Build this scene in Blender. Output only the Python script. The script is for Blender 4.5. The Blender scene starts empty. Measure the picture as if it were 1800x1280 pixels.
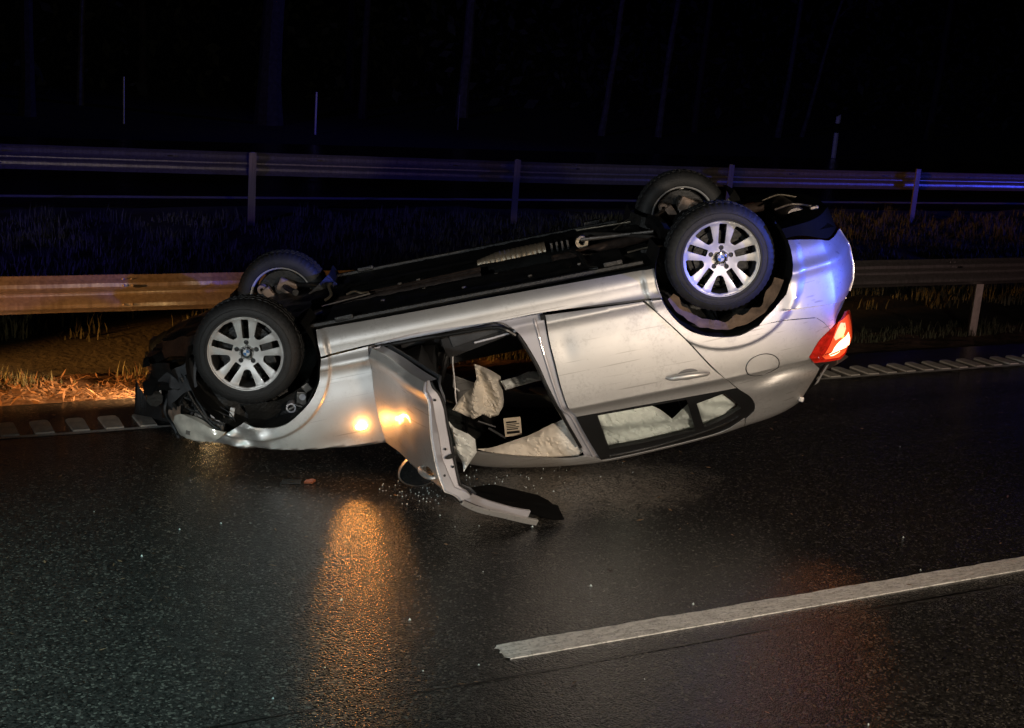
import bpy, bmesh, math, random
import numpy as np
from mathutils import Vector, Matrix, noise as mnoise
from mathutils.geometry import delaunay_2d_cdt
R = math.radians
rng = random.Random(7)
nrng = np.random.RandomState(11)
C = bpy.context.scene.collection
scene = bpy.context.scene

# ------------------------------------------------------------------ camera
CAMH = 2.6153
yaw, pit, rol = 0.497792, 0.246807, -0.074721
f0 = Vector((math.sin(yaw), math.cos(yaw), 0)); r0 = Vector((math.cos(yaw), -math.sin(yaw), 0)); up = Vector((0, 0, 1))
fw = f0*math.cos(pit) - up*math.sin(pit); u1 = up*math.cos(pit) + f0*math.sin(pit)
rt = r0*math.cos(rol) - u1*math.sin(rol); u2 = rt.cross(fw)
cd = bpy.data.cameras.new('camera'); cam = bpy.data.objects.new('camera', cd); C.objects.link(cam)
cd.sensor_width = 36; cd.sensor_fit = 'HORIZONTAL'; cd.lens = 2326.7/1800*36
cd.clip_end = 2000
cam.matrix_world = Matrix(((rt.x, u2.x, -fw.x, 0), (rt.y, u2.y, -fw.y, 0), (rt.z, u2.z, -fw.z, CAMH), (0, 0, 0, 1)))
scene.camera = cam

# ------------------------------------------------------------------ night sky, exposure
w = bpy.data.worlds.new('World'); scene.world = w; w.use_nodes = True
wn = w.node_tree.nodes; bg = wn['Background']
sky = wn.new('ShaderNodeTexSky'); sky.sky_type = 'NISHITA'; sky.sun_disc = False
sky.sun_elevation = R(-4); sky.sun_rotation = R(200)
w.node_tree.links.new(sky.outputs[0], bg.inputs[0]); bg.inputs[1].default_value = 0.06
vs = scene.view_settings
vs.view_transform = 'Standard'; vs.look = 'None'; vs.gamma = 1; vs.exposure = 0.0; vs.use_curve_mapping = False

# ------------------------------------------------------------------ unseen lamps of the rescue vehicles, and added fill spots
def lamp(name, kind, loc, power, col, size=.1, aim=None, cone=None, blend=.5):
    l = bpy.data.lights.new(name, kind); o = bpy.data.objects.new(name, l); C.objects.link(o)
    o.location = loc; l.energy = power; l.color = col
    if kind == 'AREA':
        l.shape = 'DISK'; l.size = size
    else: l.shadow_soft_size = size
    if kind == 'SPOT': l.spot_size = R(cone); l.spot_blend = blend
    if aim: o.rotation_euler = (Vector(aim) - Vector(loc)).to_track_quat('-Z', 'Y').to_euler()
    return o
lamp('warm_work_lamp', 'SPOT', (2.4, -1.9, 2.3), 1200, (1, .83, .66), .16, (4.6, 5.7, .3), 50, 1)
lamp('warm_ground_fill', 'SPOT', (3.6, -1.6, 2.6), 420, (1, .78, .58), .14, (4.6, 4.4, 0), 46, 1)  # added spot that lifts the foreground asphalt only
lamp('cool_work_lamp', 'SPOT', (-4.2, .8, 2.2), 860, (.90, .97, 1), .16, (2.9, 6.3, .5), 36, 1)
lamp('cool_ground_fill', 'SPOT', (-2.0, 1.4, 5.0), 1700, (.62, 1, .96), .12, (.6, 4.9, 0), 34, 1)  # added high spot for the cool sheen on the left foreground road
lamp('blue_beacon', 'SPOT', (9.5, .8, 3.6), 4600, (.06, .12, 1), .12, (5.15, 5.8, 1.60), 10, 1)
lamp('left_blue_beacon', 'SPOT', (-12, 3, 3.0), 4300, (.12, .08, 1), .2, (4, 18.0, 2.0), 28, .8)
lamp('right_blue_beacon', 'SPOT', (36, 3.5, 3.0), 6500, (.05, .07, 1), .2, (18, 17.0, 1.4), 38, .7)
lamp('right_rail_fill', 'SPOT', (11, 2.2, .9), 170, (1, .60, .62), .1, (11, 9.5, .45), 62, .9)  # added pinkish spot for the near rail's right end, apart from the tail lamp
lamp('left_rail_fill', 'SPOT', (-4.4, 7.4, 1.0), 7000, (1, .38, .085), .09, (1.0, 9.42, .5), 22, .9)  # added orange spot raking the near rail; no vehicle is known there

# ------------------------------------------------------------------ materials
def mat(name, col, rough=.5, metal=0, coat=0, bump=0, bscale=40, var=.12, vscale=8, spec=.5, emit=None, estr=0, alpha=1, trans=0, coord='Object'):
    m = bpy.data.materials.new(name); m.use_nodes = True; nt = m.node_tree; N = nt.nodes; L = nt.links
    b = N['Principled BSDF']
    b.inputs['Roughness'].default_value = rough; b.inputs['Metallic'].default_value = metal
    b.inputs['Coat Weight'].default_value = coat; b.inputs['Coat Roughness'].default_value = .04
    b.inputs['Specular IOR Level'].default_value = spec; b.inputs['Transmission Weight'].default_value = trans
    b.inputs['Alpha'].default_value = alpha
    tc = N.new('ShaderNodeTexCoord')
    nz = N.new('ShaderNodeTexNoise'); nz.inputs['Scale'].default_value = vscale; nz.inputs['Detail'].default_value = 6
    L.new(tc.outputs[coord], nz.inputs['Vector'])
    cr = N.new('ShaderNodeValToRGB'); e = cr.color_ramp.elements
    e[0].position = .3; e[1].position = .7
    e[0].color = (*[c*(1-var) for c in col], 1); e[1].color = (*[min(1, c*(1+var)) for c in col], 1)
    L.new(nz.outputs['Fac'], cr.inputs['Fac']); L.new(cr.outputs['Color'], b.inputs['Base Color'])
    if bump:
        n2 = N.new('ShaderNodeTexNoise'); n2.inputs['Scale'].default_value = bscale; n2.inputs['Detail'].default_value = 4
        L.new(tc.outputs[coord], n2.inputs['Vector'])
        bp = N.new('ShaderNodeBump'); bp.inputs['Strength'].default_value = bump; bp.inputs['Distance'].default_value = .01
        L.new(n2.outputs['Fac'], bp.inputs['Height']); L.new(bp.outputs['Normal'], b.inputs['Normal'])
    if emit:
        b.inputs['Emission Color'].default_value = (*emit, 1); b.inputs['Emission Strength'].default_value = estr
    m['b'] = 1
    return m
def nodes(m):
    return m.node_tree.nodes, m.node_tree.links, m.node_tree.nodes['Principled BSDF']

M = {}
M['paint'] = mat('silver_paint', (.64, .625, .60), .44, .72, .6, 0, var=.03, vscale=3)
def paint_dirt(m):
    N, L, b = nodes(m)
    tc = N.new('ShaderNodeTexCoord')
    n = N.new('ShaderNodeTexNoise'); n.inputs['Scale'].default_value = 700; n.inputs['Detail'].default_value = 1
    L.new(tc.outputs['Object'], n.inputs['Vector'])
    bp = N.new('ShaderNodeBump'); bp.inputs['Strength'].default_value = .05; bp.inputs['Distance'].default_value = .001
    L.new(n.outputs['Fac'], bp.inputs['Height']); L.new(bp.outputs['Normal'], b.inputs['Normal'])
    n2 = N.new('ShaderNodeTexNoise'); n2.inputs['Scale'].default_value = 5; n2.inputs['Detail'].default_value = 9; n2.inputs['Roughness'].default_value = .7
    L.new(tc.outputs['Object'], n2.inputs['Vector'])
    mr = N.new('ShaderNodeMapRange'); mr.inputs[1].default_value = .35; mr.inputs[2].default_value = .75; mr.inputs[3].default_value = .42; mr.inputs[4].default_value = .54
    L.new(n2.outputs['Fac'], mr.inputs[0]); L.new(mr.outputs[0], b.inputs['Roughness'])
    # road film and scuffs: brownish-grey specks and long thin scratches
    n3 = N.new('ShaderNodeTexNoise'); n3.inputs['Scale'].default_value = 55; n3.inputs['Detail'].default_value = 6; n3.inputs['Roughness'].default_value = .75
    L.new(tc.outputs['Object'], n3.inputs['Vector'])
    mu = N.new('ShaderNodeMath'); mu.operation = 'MULTIPLY'; L.new(n2.outputs['Fac'], mu.inputs[0]); L.new(n3.outputs['Fac'], mu.inputs[1])
    r3 = N.new('ShaderNodeMapRange'); r3.inputs[1].default_value = .27; r3.inputs[2].default_value = .40; r3.inputs[3].default_value = 0; r3.inputs[4].default_value = .28
    L.new(mu.outputs[0], r3.inputs[0])
    mp = N.new('ShaderNodeMapping'); mp.inputs['Scale'].default_value = (1.6, 30, 75); mp.inputs['Rotation'].default_value = (0, .35, 0)
    n4 = N.new('ShaderNodeTexNoise'); n4.inputs['Scale'].default_value = 1; n4.inputs['Detail'].default_value = 3; L.new(tc.outputs['Object'], mp.inputs[0]); L.new(mp.outputs[0], n4.inputs['Vector'])
    r4 = N.new('ShaderNodeMapRange'); r4.inputs[1].default_value = .64; r4.inputs[2].default_value = .69; r4.inputs[3].default_value = 0; r4.inputs[4].default_value = .45; L.new(n4.outputs['Fac'], r4.inputs[0])
    mx_ = N.new('ShaderNodeMath'); mx_.operation = 'MAXIMUM'; L.new(r3.outputs[0], mx_.inputs[0]); L.new(r4.outputs[0], mx_.inputs[1])
    mix = N.new('ShaderNodeMix'); mix.data_type = 'RGBA'; src = b.inputs['Base Color'].links[0].from_socket
    L.new(mx_.outputs[0], mix.inputs['Factor']); L.new(src, mix.inputs[6]); mix.inputs[7].default_value = (.20, .18, .155, 1); L.new(mix.outputs[2], b.inputs['Base Color'])
paint_dirt(M['paint'])
M['jamb'] = mat('door_jamb_paint', (.50, .48, .50), .45, .3, .3, var=.05)
M['blackplastic'] = mat('black_plastic', (.014, .014, .014), .42, bump=.3, bscale=120, var=.4)
M['underbody'] = mat('underbody_coating', (.012, .012, .011), .5, bump=.5, bscale=60, var=.5)
M['rubber'] = mat('tyre_rubber', (.018, .018, .018), .62, bump=.25, bscale=90, var=.35, vscale=12)
M['seal'] = mat('rubber_seal', (.01, .01, .01), .35)
M['rim'] = mat('alloy_silver', (.66, .65, .63), .46, .5, .3, var=.05)
M['rimdark'] = mat('rim_barrel', (.10, .10, .10), .5, .6, var=.3)
M['steel'] = mat('bare_steel', (.16, .145, .13), .45, .7, bump=.3, var=.3)
M['rust'] = mat('rusty_iron', (.05, .032, .024), .7, .3, bump=.5, var=.5, vscale=20)
M['alu'] = mat('heat_shield_aluminium', (.26, .225, .17), .42, .7, bump=.3, bscale=80, var=.2)
M['glass'] = mat('tinted_glass', (.55, .6, .58), .03, trans=1, var=.02)
def clearpane(m):
    N, L, b = nodes(m); tr = N.new('ShaderNodeBsdfTransparent'); tr.inputs[0].default_value = (.94, .97, .955, 1)
    gl = N.new('ShaderNodeBsdfGlossy'); gl.inputs['Roughness'].default_value = .03
    fr = N.new('ShaderNodeFresnel'); fr.inputs[0].default_value = 1.45; mx = N.new('ShaderNodeMixShader')
    L.new(fr.outputs[0], mx.inputs[0]); L.new(tr.outputs[0], mx.inputs[1]); L.new(gl.outputs[0], mx.inputs[2])
    L.new(mx.outputs[0], N['Material Output'].inputs['Surface'])
clearpane(M['glass'])
M['darkglass'] = mat('dark_glass', (.012, .013, .014), .06, spec=.6, coat=.5)
M['crazed'] = mat('crazed_glass', (.05, .06, .06), .2, bump=1, bscale=90, spec=.6)
M['fabric'] = mat('black_upholstery', (.022, .022, .023), .85, bump=.4, bscale=200, var=.3)
M['trim'] = mat('grey_interior_trim', (.05, .052, .056), .55, bump=.2, bscale=150, var=.2)
M['headliner'] = mat('dark_headliner', (.020, .019, .018), .9, bump=.2, bscale=200, var=.08)
M['airbag'] = mat('airbag_nylon', (.82, .76, .66), .8, bump=.3, bscale=18, var=.08, vscale=10)
M['airbagw'] = mat('white_airbag_nylon', (.88, .91, .88), .75, bump=.3, bscale=18, var=.06, vscale=10)
M['knuckle'] = mat('corroded_alloy', (.30, .22, .17), .6, .3, bump=.6, var=.3, vscale=20)
M['valance'] = mat('matt_black_valance', (.006, .006, .006), .9, spec=.08)
M['post'] = mat('zinc_post', (.50, .45, .38), .55, .2, var=.2, vscale=14)
M['mud'] = mat('mud_brown_liner', (.15, .10, .066), .8, bump=.7, bscale=35, var=.4, vscale=14)
M['lens_red'] = mat('red_lamp_lens', (.40, .012, .008), .12, coat=1, var=.5, vscale=40, emit=(1, .05, .012), estr=.10)
M['lit_glow'] = mat('lit_lens_orange', (.8, .1, .04), .2, coat=1, emit=(1, .11, .025), estr=.5)
M['lit_white'] = mat('lit_bulb_white', (1, .8, .6), .4, emit=(1, .50, .28), estr=4)
M['lit_pink'] = mat('lit_bulb_pink', (1, .5, .4), .4, emit=(1, .24, .12), estr=2)
M['amber'] = mat('lit_amber_repeater', (1, .5, .1), .3, emit=(1, .35, .05), estr=150)
M['lamp_clear'] = mat('clear_lamp_plastic', (.72, .68, .60), .12, .25, 1, bump=.25, bscale=30, var=.25, vscale=14)
M['chrome'] = mat('chrome', (.8, .8, .8), .1, 1, var=.02)
M['blue'] = mat('emblem_blue', (.05, .22, .55), .3, coat=1)
M['white'] = mat('emblem_white', (.8, .8, .8), .3, coat=1)
M['black'] = mat('emblem_black', (.01, .01, .01), .3, coat=1)
M['galv'] = mat('galvanised_steel', (.36, .34, .31), .42, .55, bump=.2, bscale=30, var=.16, vscale=6)
M['paper'] = mat('cream_card', (.6, .52, .40), .8, var=.1)
M['greymarker'] = mat('grey_marker_plastic', (.16, .16, .16), .7, var=.2)  # darker grey than the other markers, for the faintest stake
M['marker'] = mat('marker_white_plastic', (.70, .68, .66), .5, var=.1)
M['bark'] = mat('dark_bark', (.024, .022, .021), .9, bump=1, bscale=14, var=.5, vscale=10)
M['birch'] = mat('pale_bark', (.07, .068, .066), .85, bump=.7, bscale=12, var=.5, vscale=7)
M['leaf'] = mat('night_foliage', (.030, .036, .022), .8, var=.4)

def streaks(m):   # rain-washed vertical streaks and scuffs on the guardrail zinc
    N, L, b = nodes(m)
    tc = N.new('ShaderNodeTexCoord'); mp = N.new('ShaderNodeMapping'); mp.inputs['Scale'].default_value = (34, 34, 1.6)
    n = N.new('ShaderNodeTexNoise'); n.inputs['Scale'].default_value = 1; n.inputs['Detail'].default_value = 5; n.inputs['Distortion'].default_value = .6
    L.new(tc.outputs['Object'], mp.inputs[0]); L.new(mp.outputs[0], n.inputs['Vector'])
    r = N.new('ShaderNodeValToRGB'); e = r.color_ramp.elements
    e[0].position = .3; e[0].color = (.13, .122, .11, 1); e[1].position = .66; e[1].color = (.21, .20, .185, 1)
    L.new(n.outputs['Fac'], r.inputs['Fac']); L.new(r.outputs['Color'], b.inputs['Base Color'])
    mr = N.new('ShaderNodeMapRange'); mr.inputs[3].default_value = .42; mr.inputs[4].default_value = .27
    L.new(n.outputs['Fac'], mr.inputs[0]); L.new(mr.outputs[0], b.inputs['Roughness'])
streaks(M['galv'])

def asphalt():
    m = bpy.data.materials.new('wet_asphalt'); m.use_nodes = True; N, L, b = nodes(m)
    tc = N.new('ShaderNodeTexCoord')
    v = N.new('ShaderNodeTexVoronoi'); v.inputs['Scale'].default_value = 98; L.new(tc.outputs['Object'], v.inputs['Vector'])
    v2 = N.new('ShaderNodeTexVoronoi'); v2.inputs['Scale'].default_value = 190; L.new(tc.outputs['Object'], v2.inputs['Vector'])
    n = N.new('ShaderNodeTexNoise'); n.inputs['Scale'].default_value = 1; n.inputs['Detail'].default_value = 6; wm = N.new('ShaderNodeMapping'); wm.inputs['Scale'].default_value = (.22, 1.5, 1); L.new(tc.outputs['Object'], wm.inputs[0]); L.new(wm.outputs[0], n.inputs['Vector'])
    nf = N.new('ShaderNodeTexNoise'); nf.inputs['Scale'].default_value = 34; nf.inputs['Detail'].default_value = 5; L.new(tc.outputs['Object'], nf.inputs['Vector'])
    # stone colour: each stone its own grey, a few pale
    sep = N.new('ShaderNodeSeparateColor'); L.new(v.outputs['Color'], sep.inputs[0])
    r = N.new('ShaderNodeValToRGB'); e = r.color_ramp.elements
    e[0].position = .0; e[0].color = (.007, .007, .007, 1); e[1].position = .86; e[1].color = (.040, .037, .034, 1)
    x = r.color_ramp.elements.new(.97); x.color = (.10, .092, .08, 1)
    L.new(sep.outputs[0], r.inputs['Fac'])
    L.new(r.outputs['Color'], b.inputs['Base Color'])
    mr = N.new('ShaderNodeMapRange'); mr.inputs[1].default_value = .38; mr.inputs[2].default_value = .62; mr.inputs[3].default_value = .09; mr.inputs[4].default_value = .20
    # lamplit road by the open door painted as paler stone; also drier, rougher
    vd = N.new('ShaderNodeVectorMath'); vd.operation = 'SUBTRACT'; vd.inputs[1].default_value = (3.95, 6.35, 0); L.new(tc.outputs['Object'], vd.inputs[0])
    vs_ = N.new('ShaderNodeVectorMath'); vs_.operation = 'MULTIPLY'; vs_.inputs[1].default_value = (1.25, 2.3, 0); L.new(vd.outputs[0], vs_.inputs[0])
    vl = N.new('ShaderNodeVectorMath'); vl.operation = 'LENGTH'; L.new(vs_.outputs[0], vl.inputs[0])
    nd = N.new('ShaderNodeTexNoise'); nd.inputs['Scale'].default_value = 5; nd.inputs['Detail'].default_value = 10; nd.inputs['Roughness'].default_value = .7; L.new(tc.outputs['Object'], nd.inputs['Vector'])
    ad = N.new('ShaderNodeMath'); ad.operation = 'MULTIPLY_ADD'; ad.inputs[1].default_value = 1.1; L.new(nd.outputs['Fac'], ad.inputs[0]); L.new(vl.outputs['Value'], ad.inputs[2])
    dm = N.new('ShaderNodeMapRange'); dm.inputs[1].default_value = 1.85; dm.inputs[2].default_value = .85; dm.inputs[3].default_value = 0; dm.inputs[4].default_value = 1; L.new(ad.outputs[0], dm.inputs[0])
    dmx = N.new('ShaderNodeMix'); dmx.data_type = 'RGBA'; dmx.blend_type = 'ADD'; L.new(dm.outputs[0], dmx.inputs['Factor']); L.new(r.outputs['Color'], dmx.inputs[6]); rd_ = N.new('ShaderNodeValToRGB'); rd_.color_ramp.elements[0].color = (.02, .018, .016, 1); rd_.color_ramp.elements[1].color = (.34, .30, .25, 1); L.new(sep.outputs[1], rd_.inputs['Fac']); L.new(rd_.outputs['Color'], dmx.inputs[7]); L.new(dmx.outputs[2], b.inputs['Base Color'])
    L.new(n.outputs['Fac'], mr.inputs[0])
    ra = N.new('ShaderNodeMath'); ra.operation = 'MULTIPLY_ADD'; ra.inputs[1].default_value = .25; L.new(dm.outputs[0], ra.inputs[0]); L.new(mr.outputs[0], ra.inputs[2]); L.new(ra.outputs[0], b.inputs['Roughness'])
    b.inputs['Specular IOR Level'].default_value = .75
    a1 = N.new('ShaderNodeMath'); a1.operation = 'MULTIPLY_ADD'; a1.inputs[1].default_value = -.8
    L.new(v.outputs['Distance'], a1.inputs[0])
    a2 = N.new('ShaderNodeMath'); a2.operation = 'MULTIPLY_ADD'; a2.inputs[1].default_value = -.4; L.new(v2.outputs['Distance'], a2.inputs[0])
    L.new(a1.outputs[0], a2.inputs[2])
    L.new(nf.outputs['Fac'], a1.inputs[2])
    bp = N.new('ShaderNodeBump'); bp.inputs['Strength'].default_value = .27; bp.inputs['Distance'].default_value = .008
    L.new(a2.outputs[0], bp.inputs['Height']); L.new(bp.outputs['Normal'], b.inputs['Normal'])
    return m
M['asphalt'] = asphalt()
def linepaint():
    m = mat('worn_line_paint', (.55, .53, .48), .5, bump=.6, bscale=70, var=.22, vscale=12)
    N, L, b = nodes(m)
    tc = N.new('ShaderNodeTexCoord'); mp = N.new('ShaderNodeMapping'); mp.inputs['Scale'].default_value = (9, 30, 9)
    n = N.new('ShaderNodeTexNoise'); n.inputs['Scale'].default_value = 1.5; n.inputs['Detail'].default_value = 8; n.inputs['Roughness'].default_value = .7
    L.new(tc.outputs['Object'], mp.inputs[0]); L.new(mp.outputs[0], n.inputs['Vector'])
    r = N.new('ShaderNodeValToRGB'); e = r.color_ramp.elements
    e[0].position = .34; e[0].color = (.46, .45, .42, 1); e[1].position = .55; e[1].color = (.80, .79, .75, 1)
    L.new(n.outputs['Fac'], r.inputs['Fac'])
    v = N.new('ShaderNodeTexVoronoi'); v.inputs['Scale'].default_value = 120; L.new(tc.outputs['Object'], v.inputs['Vector']); sp = N.new('ShaderNodeSeparateColor'); L.new(v.outputs['Color'], sp.inputs[0])
    ad = N.new('ShaderNodeMath'); ad.operation = 'MULTIPLY'; L.new(sp.outputs[0], ad.inputs[0]); L.new(n.outputs['Fac'], ad.inputs[1])
    rr = N.new('ShaderNodeMapRange'); rr.inputs[1].default_value = .10; rr.inputs[2].default_value = .05; rr.inputs[3].default_value = 0; rr.inputs[4].default_value = .35; L.new(ad.outputs[0], rr.inputs[0])
    mix = N.new('ShaderNodeMix'); mix.data_type = 'RGBA'; L.new(rr.outputs[0], mix.inputs['Factor']); L.new(r.outputs['Color'], mix.inputs[6]); mix.inputs[7].default_value = (.06, .056, .05, 1); L.new(mix.outputs[2], b.inputs['Base Color'])
    return m
M['line'] = linepaint()
M['tar'] = mat('sealing_tar', (.006, .006, .006), .3)
M['soil'] = mat('brown_soil', (.13, .075, .042), .9, bump=1, bscale=30, var=.5, vscale=18)
M['turf'] = mat('dark_turf', (.035, .035, .02), .95, bump=1, bscale=18, var=.5, vscale=5)
M['ribpaint'] = mat('worn_rib_paint', (.66, .63, .56), .6, bump=.6, bscale=70, var=.3, vscale=14)
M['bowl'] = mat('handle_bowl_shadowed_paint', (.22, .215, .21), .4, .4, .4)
M['grass'] = mat('night_grass', (.07, .078, .04), .75, var=.5, vscale=3)
M['straw'] = mat('dry_straw', (.15, .088, .045), .8, var=.45, vscale=9)
M['shard'] = mat('glass_crumb', (.75, .85, .85), .1, coat=1, var=.1)

# ------------------------------------------------------------------ mesh helpers
def mesh_obj(name, verts, faces, m, parent=None, smooth=False, normals=None, link=True):
    me = bpy.data.meshes.new(name); me.from_pydata([tuple(map(float, v)) for v in verts], [], [tuple(f) for f in faces])
    if isinstance(m, (list, tuple)):
        for k in m: me.materials.append(k)
    elif m: me.materials.append(m)
    me.update()
    if smooth or normals is not None:
        me.polygons.foreach_set('use_smooth', [True]*len(me.polygons))
    if normals is not None: me.normals_split_custom_set_from_vertices([tuple(map(float, n)) for n in normals])
    o = bpy.data.objects.new(name, me); C.objects.link(o)
    if parent: o.parent = parent
    return o
def big_mesh(name, V, F, m, k):
    """numpy verts (n,3), faces (f,k) straight into a mesh"""
    me = bpy.data.meshes.new(name); me.vertices.add(len(V)); me.vertices.foreach_set('co', np.asarray(V, np.float32).ravel())
    F = np.asarray(F, np.int32); me.loops.add(F.size); me.loops.foreach_set('vertex_index', F.ravel())
    me.polygons.add(len(F)); me.polygons.foreach_set('loop_start', np.arange(0, F.size, k, dtype=np.int32))
    me.update(calc_edges=True); me.materials.append(m)
    o = bpy.data.objects.new(name, me); C.objects.link(o); return o
class MB:
    def __init__(s): s.v = []; s.f = []
    def add(s, v, f):
        n = len(s.v); s.v += [tuple(map(float, p)) for p in v]; s.f += [tuple(i+n for i in q) for q in f]; return s
    def box(s, c, d, rot=None, taper=1):
        x, y, z = d[0]/2, d[1]/2, d[2]/2
        v = [Vector((a*x*(taper if k > 0 else 1), b*y*(taper if k > 0 else 1), k*z)) for k in (-1, 1) for a, b in ((-1, -1), (1, -1), (1, 1), (-1, 1))]
        if rot is not None: v = [rot @ p for p in v]
        v = [p + Vector(c) for p in v]
        return s.add(v, [(3, 2, 1, 0), (4, 5, 6, 7), (0, 1, 5, 4), (1, 2, 6, 5), (2, 3, 7, 6), (3, 0, 4, 7)])
    def tube(s, path, r, n=8, cap=True):
        P = [Vector(p) for p in path]; k = len(P); rr = r if isinstance(r, (list, tuple)) else [r]*k
        t = (P[1]-P[0]).normalized(); a = t.orthogonal().normalized(); V = []
        for i in range(k):
            t = (P[min(i+1, k-1)]-P[max(i-1, 0)]).normalized(); a = (a - t*a.dot(t)).normalized(); b = t.cross(a)
            V += [P[i] + (a*math.cos(2*math.pi*j/n) + b*math.sin(2*math.pi*j/n))*rr[i] for j in range(n)]
        F = [(i*n+j, i*n+(j+1) % n, (i+1)*n+(j+1) % n, (i+1)*n+j) for i in range(k-1) for j in range(n)]
        if cap: F += [tuple(range(n-1, -1, -1)), tuple((k-1)*n+j for j in range(n))]
        return s.add(V, F)
    def lathe(s, prof, n=48, axis='y', ctr=(0, 0, 0), closed=False):
        """prof: (axial, radius) pairs, turned about the y axis"""
        k = len(prof); V = []
        for a, r in prof:
            for j in range(n):
                t = 2*math.pi*j/n; p = (r*math.cos(t), a, r*math.sin(t))
                if axis == 'x': p = (a, r*math.cos(t), r*math.sin(t))
                if axis == 'z': p = (r*math.cos(t), r*math.sin(t), a)
                V.append((p[0]+ctr[0], p[1]+ctr[1], p[2]+ctr[2]))
        F = [(i*n+j, i*n+(j+1) % n, ((i+1) % k)*n+(j+1) % n, ((i+1) % k)*n+j) for i in range(k if closed else k-1) for j in range(n)]
        return s.add(V, F)
    def build(s, name, m, parent=None, smooth=False, bevel=0, fix=True):
        o = mesh_obj(name, s.v, s.f, m, parent, smooth)
        if fix:
            bm = bmesh.new(); bm.from_mesh(o.data); bmesh.ops.recalc_face_normals(bm, faces=bm.faces)
            if bevel: bmesh.ops.bevel(bm, geom=bm.edges[:], offset=bevel, segments=2, affect='EDGES', profile=.6)
            bm.to_mesh(o.data); bm.free()
            if smooth: o.data.polygons.foreach_set('use_smooth', [True]*len(o.data.polygons))
        if smooth and hasattr(o.data, 'set_sharp_from_angle'): o.data.set_sharp_from_angle(angle=R(38))
        return o
def empty(name, parent=None, loc=(0, 0, 0)):
    o = bpy.data.objects.new(name, None); C.objects.link(o); o.location = loc; o.empty_display_size = .1
    if parent: o.parent = parent
    return o
def tag(o, label=None, cat=None, group=None, kind=None):
    if label: o['label'] = label
    if cat: o['category'] = cat
    if group: o['group'] = group
    if kind: o['kind'] = kind
    return o

# ------------------------------------------------------------------ car side surface: half width S at (x, z), and traced panel outlines in car metres
def herm(x,xs,ys):
    xs=np.asarray(xs,float);ys=np.asarray(ys,float);x=np.asarray(x,float)
    o=np.argsort(xs);xs=xs[o];ys=ys[o]
    h=np.diff(xs);d=np.diff(ys)/h
    m=np.empty_like(xs);m[0]=d[0];m[-1]=d[-1]
    m[1:-1]=(d[:-1]*h[1:]+d[1:]*h[:-1])/(h[1:]+h[:-1])
    i=np.clip(np.searchsorted(xs,x)-1,0,len(xs)-2)
    t=np.clip((x-xs[i])/h[i],0,1);t2=t*t;t3=t2*t
    return (2*t3-3*t2+1)*ys[i]+(t3-2*t2+t)*h[i]*m[i]+(-2*t3+3*t2)*ys[i+1]+(t3-t2)*h[i]*m[i+1]
LOW=([.10,.16,.248,.262,.30,.335,.392,.405,.43,.50,.62,.74,.84,.93],[.70,.765,.834,.839,.842,.847,.8755,.8725,.8685,.878,.897,.905,.905,.897])
UP=([.93,.944,.982,1.0,1.04,1.2,1.30,1.345,1.38,1.405,1.43],[.897,.877,.836,.829,.817,.738,.680,.645,.595,.52,.40])
CX=([-2.3,-1.8,-1.3,-.37,.7,1.2,1.6,2.0],[.90,.918,.918,.912,.895,.84,.745,.62])
ZR=([-2.2,-1.95,-1.75,-1.36,-.9,-.5,-.1,.2,.5,.8,1.6,2.2],[1.08,1.16,1.30,1.385,1.425,1.43,1.375,1.30,1.16,1.05,.90,.75])
WX=([-2.35,-2.15,-2.0,-1.85,-1.6,-1.38,-.9,0,.9,1.38,1.6,1.75,1.9,2.0,2.1],[-.50,-.22,-.115,-.065,-.022,-.006,0,0,-.004,-.010,-.035,-.075,-.15,-.24,-.36])
def S(x,z):
    x=np.asarray(x,float);z=np.asarray(z,float)
    zc=herm(x,*CX);zr=herm(x,*ZR)
    k=np.clip((z-.40)/(zc-.40),0,1)
    zz=np.where(z<=zc, z+(.93-zc)*k, .93+(z-zc)*.5/(zr-zc))
    y=np.where(zz<=.93,herm(zz,*LOW),herm(zz,*UP))
    return y+herm(x,*WX)
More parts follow.
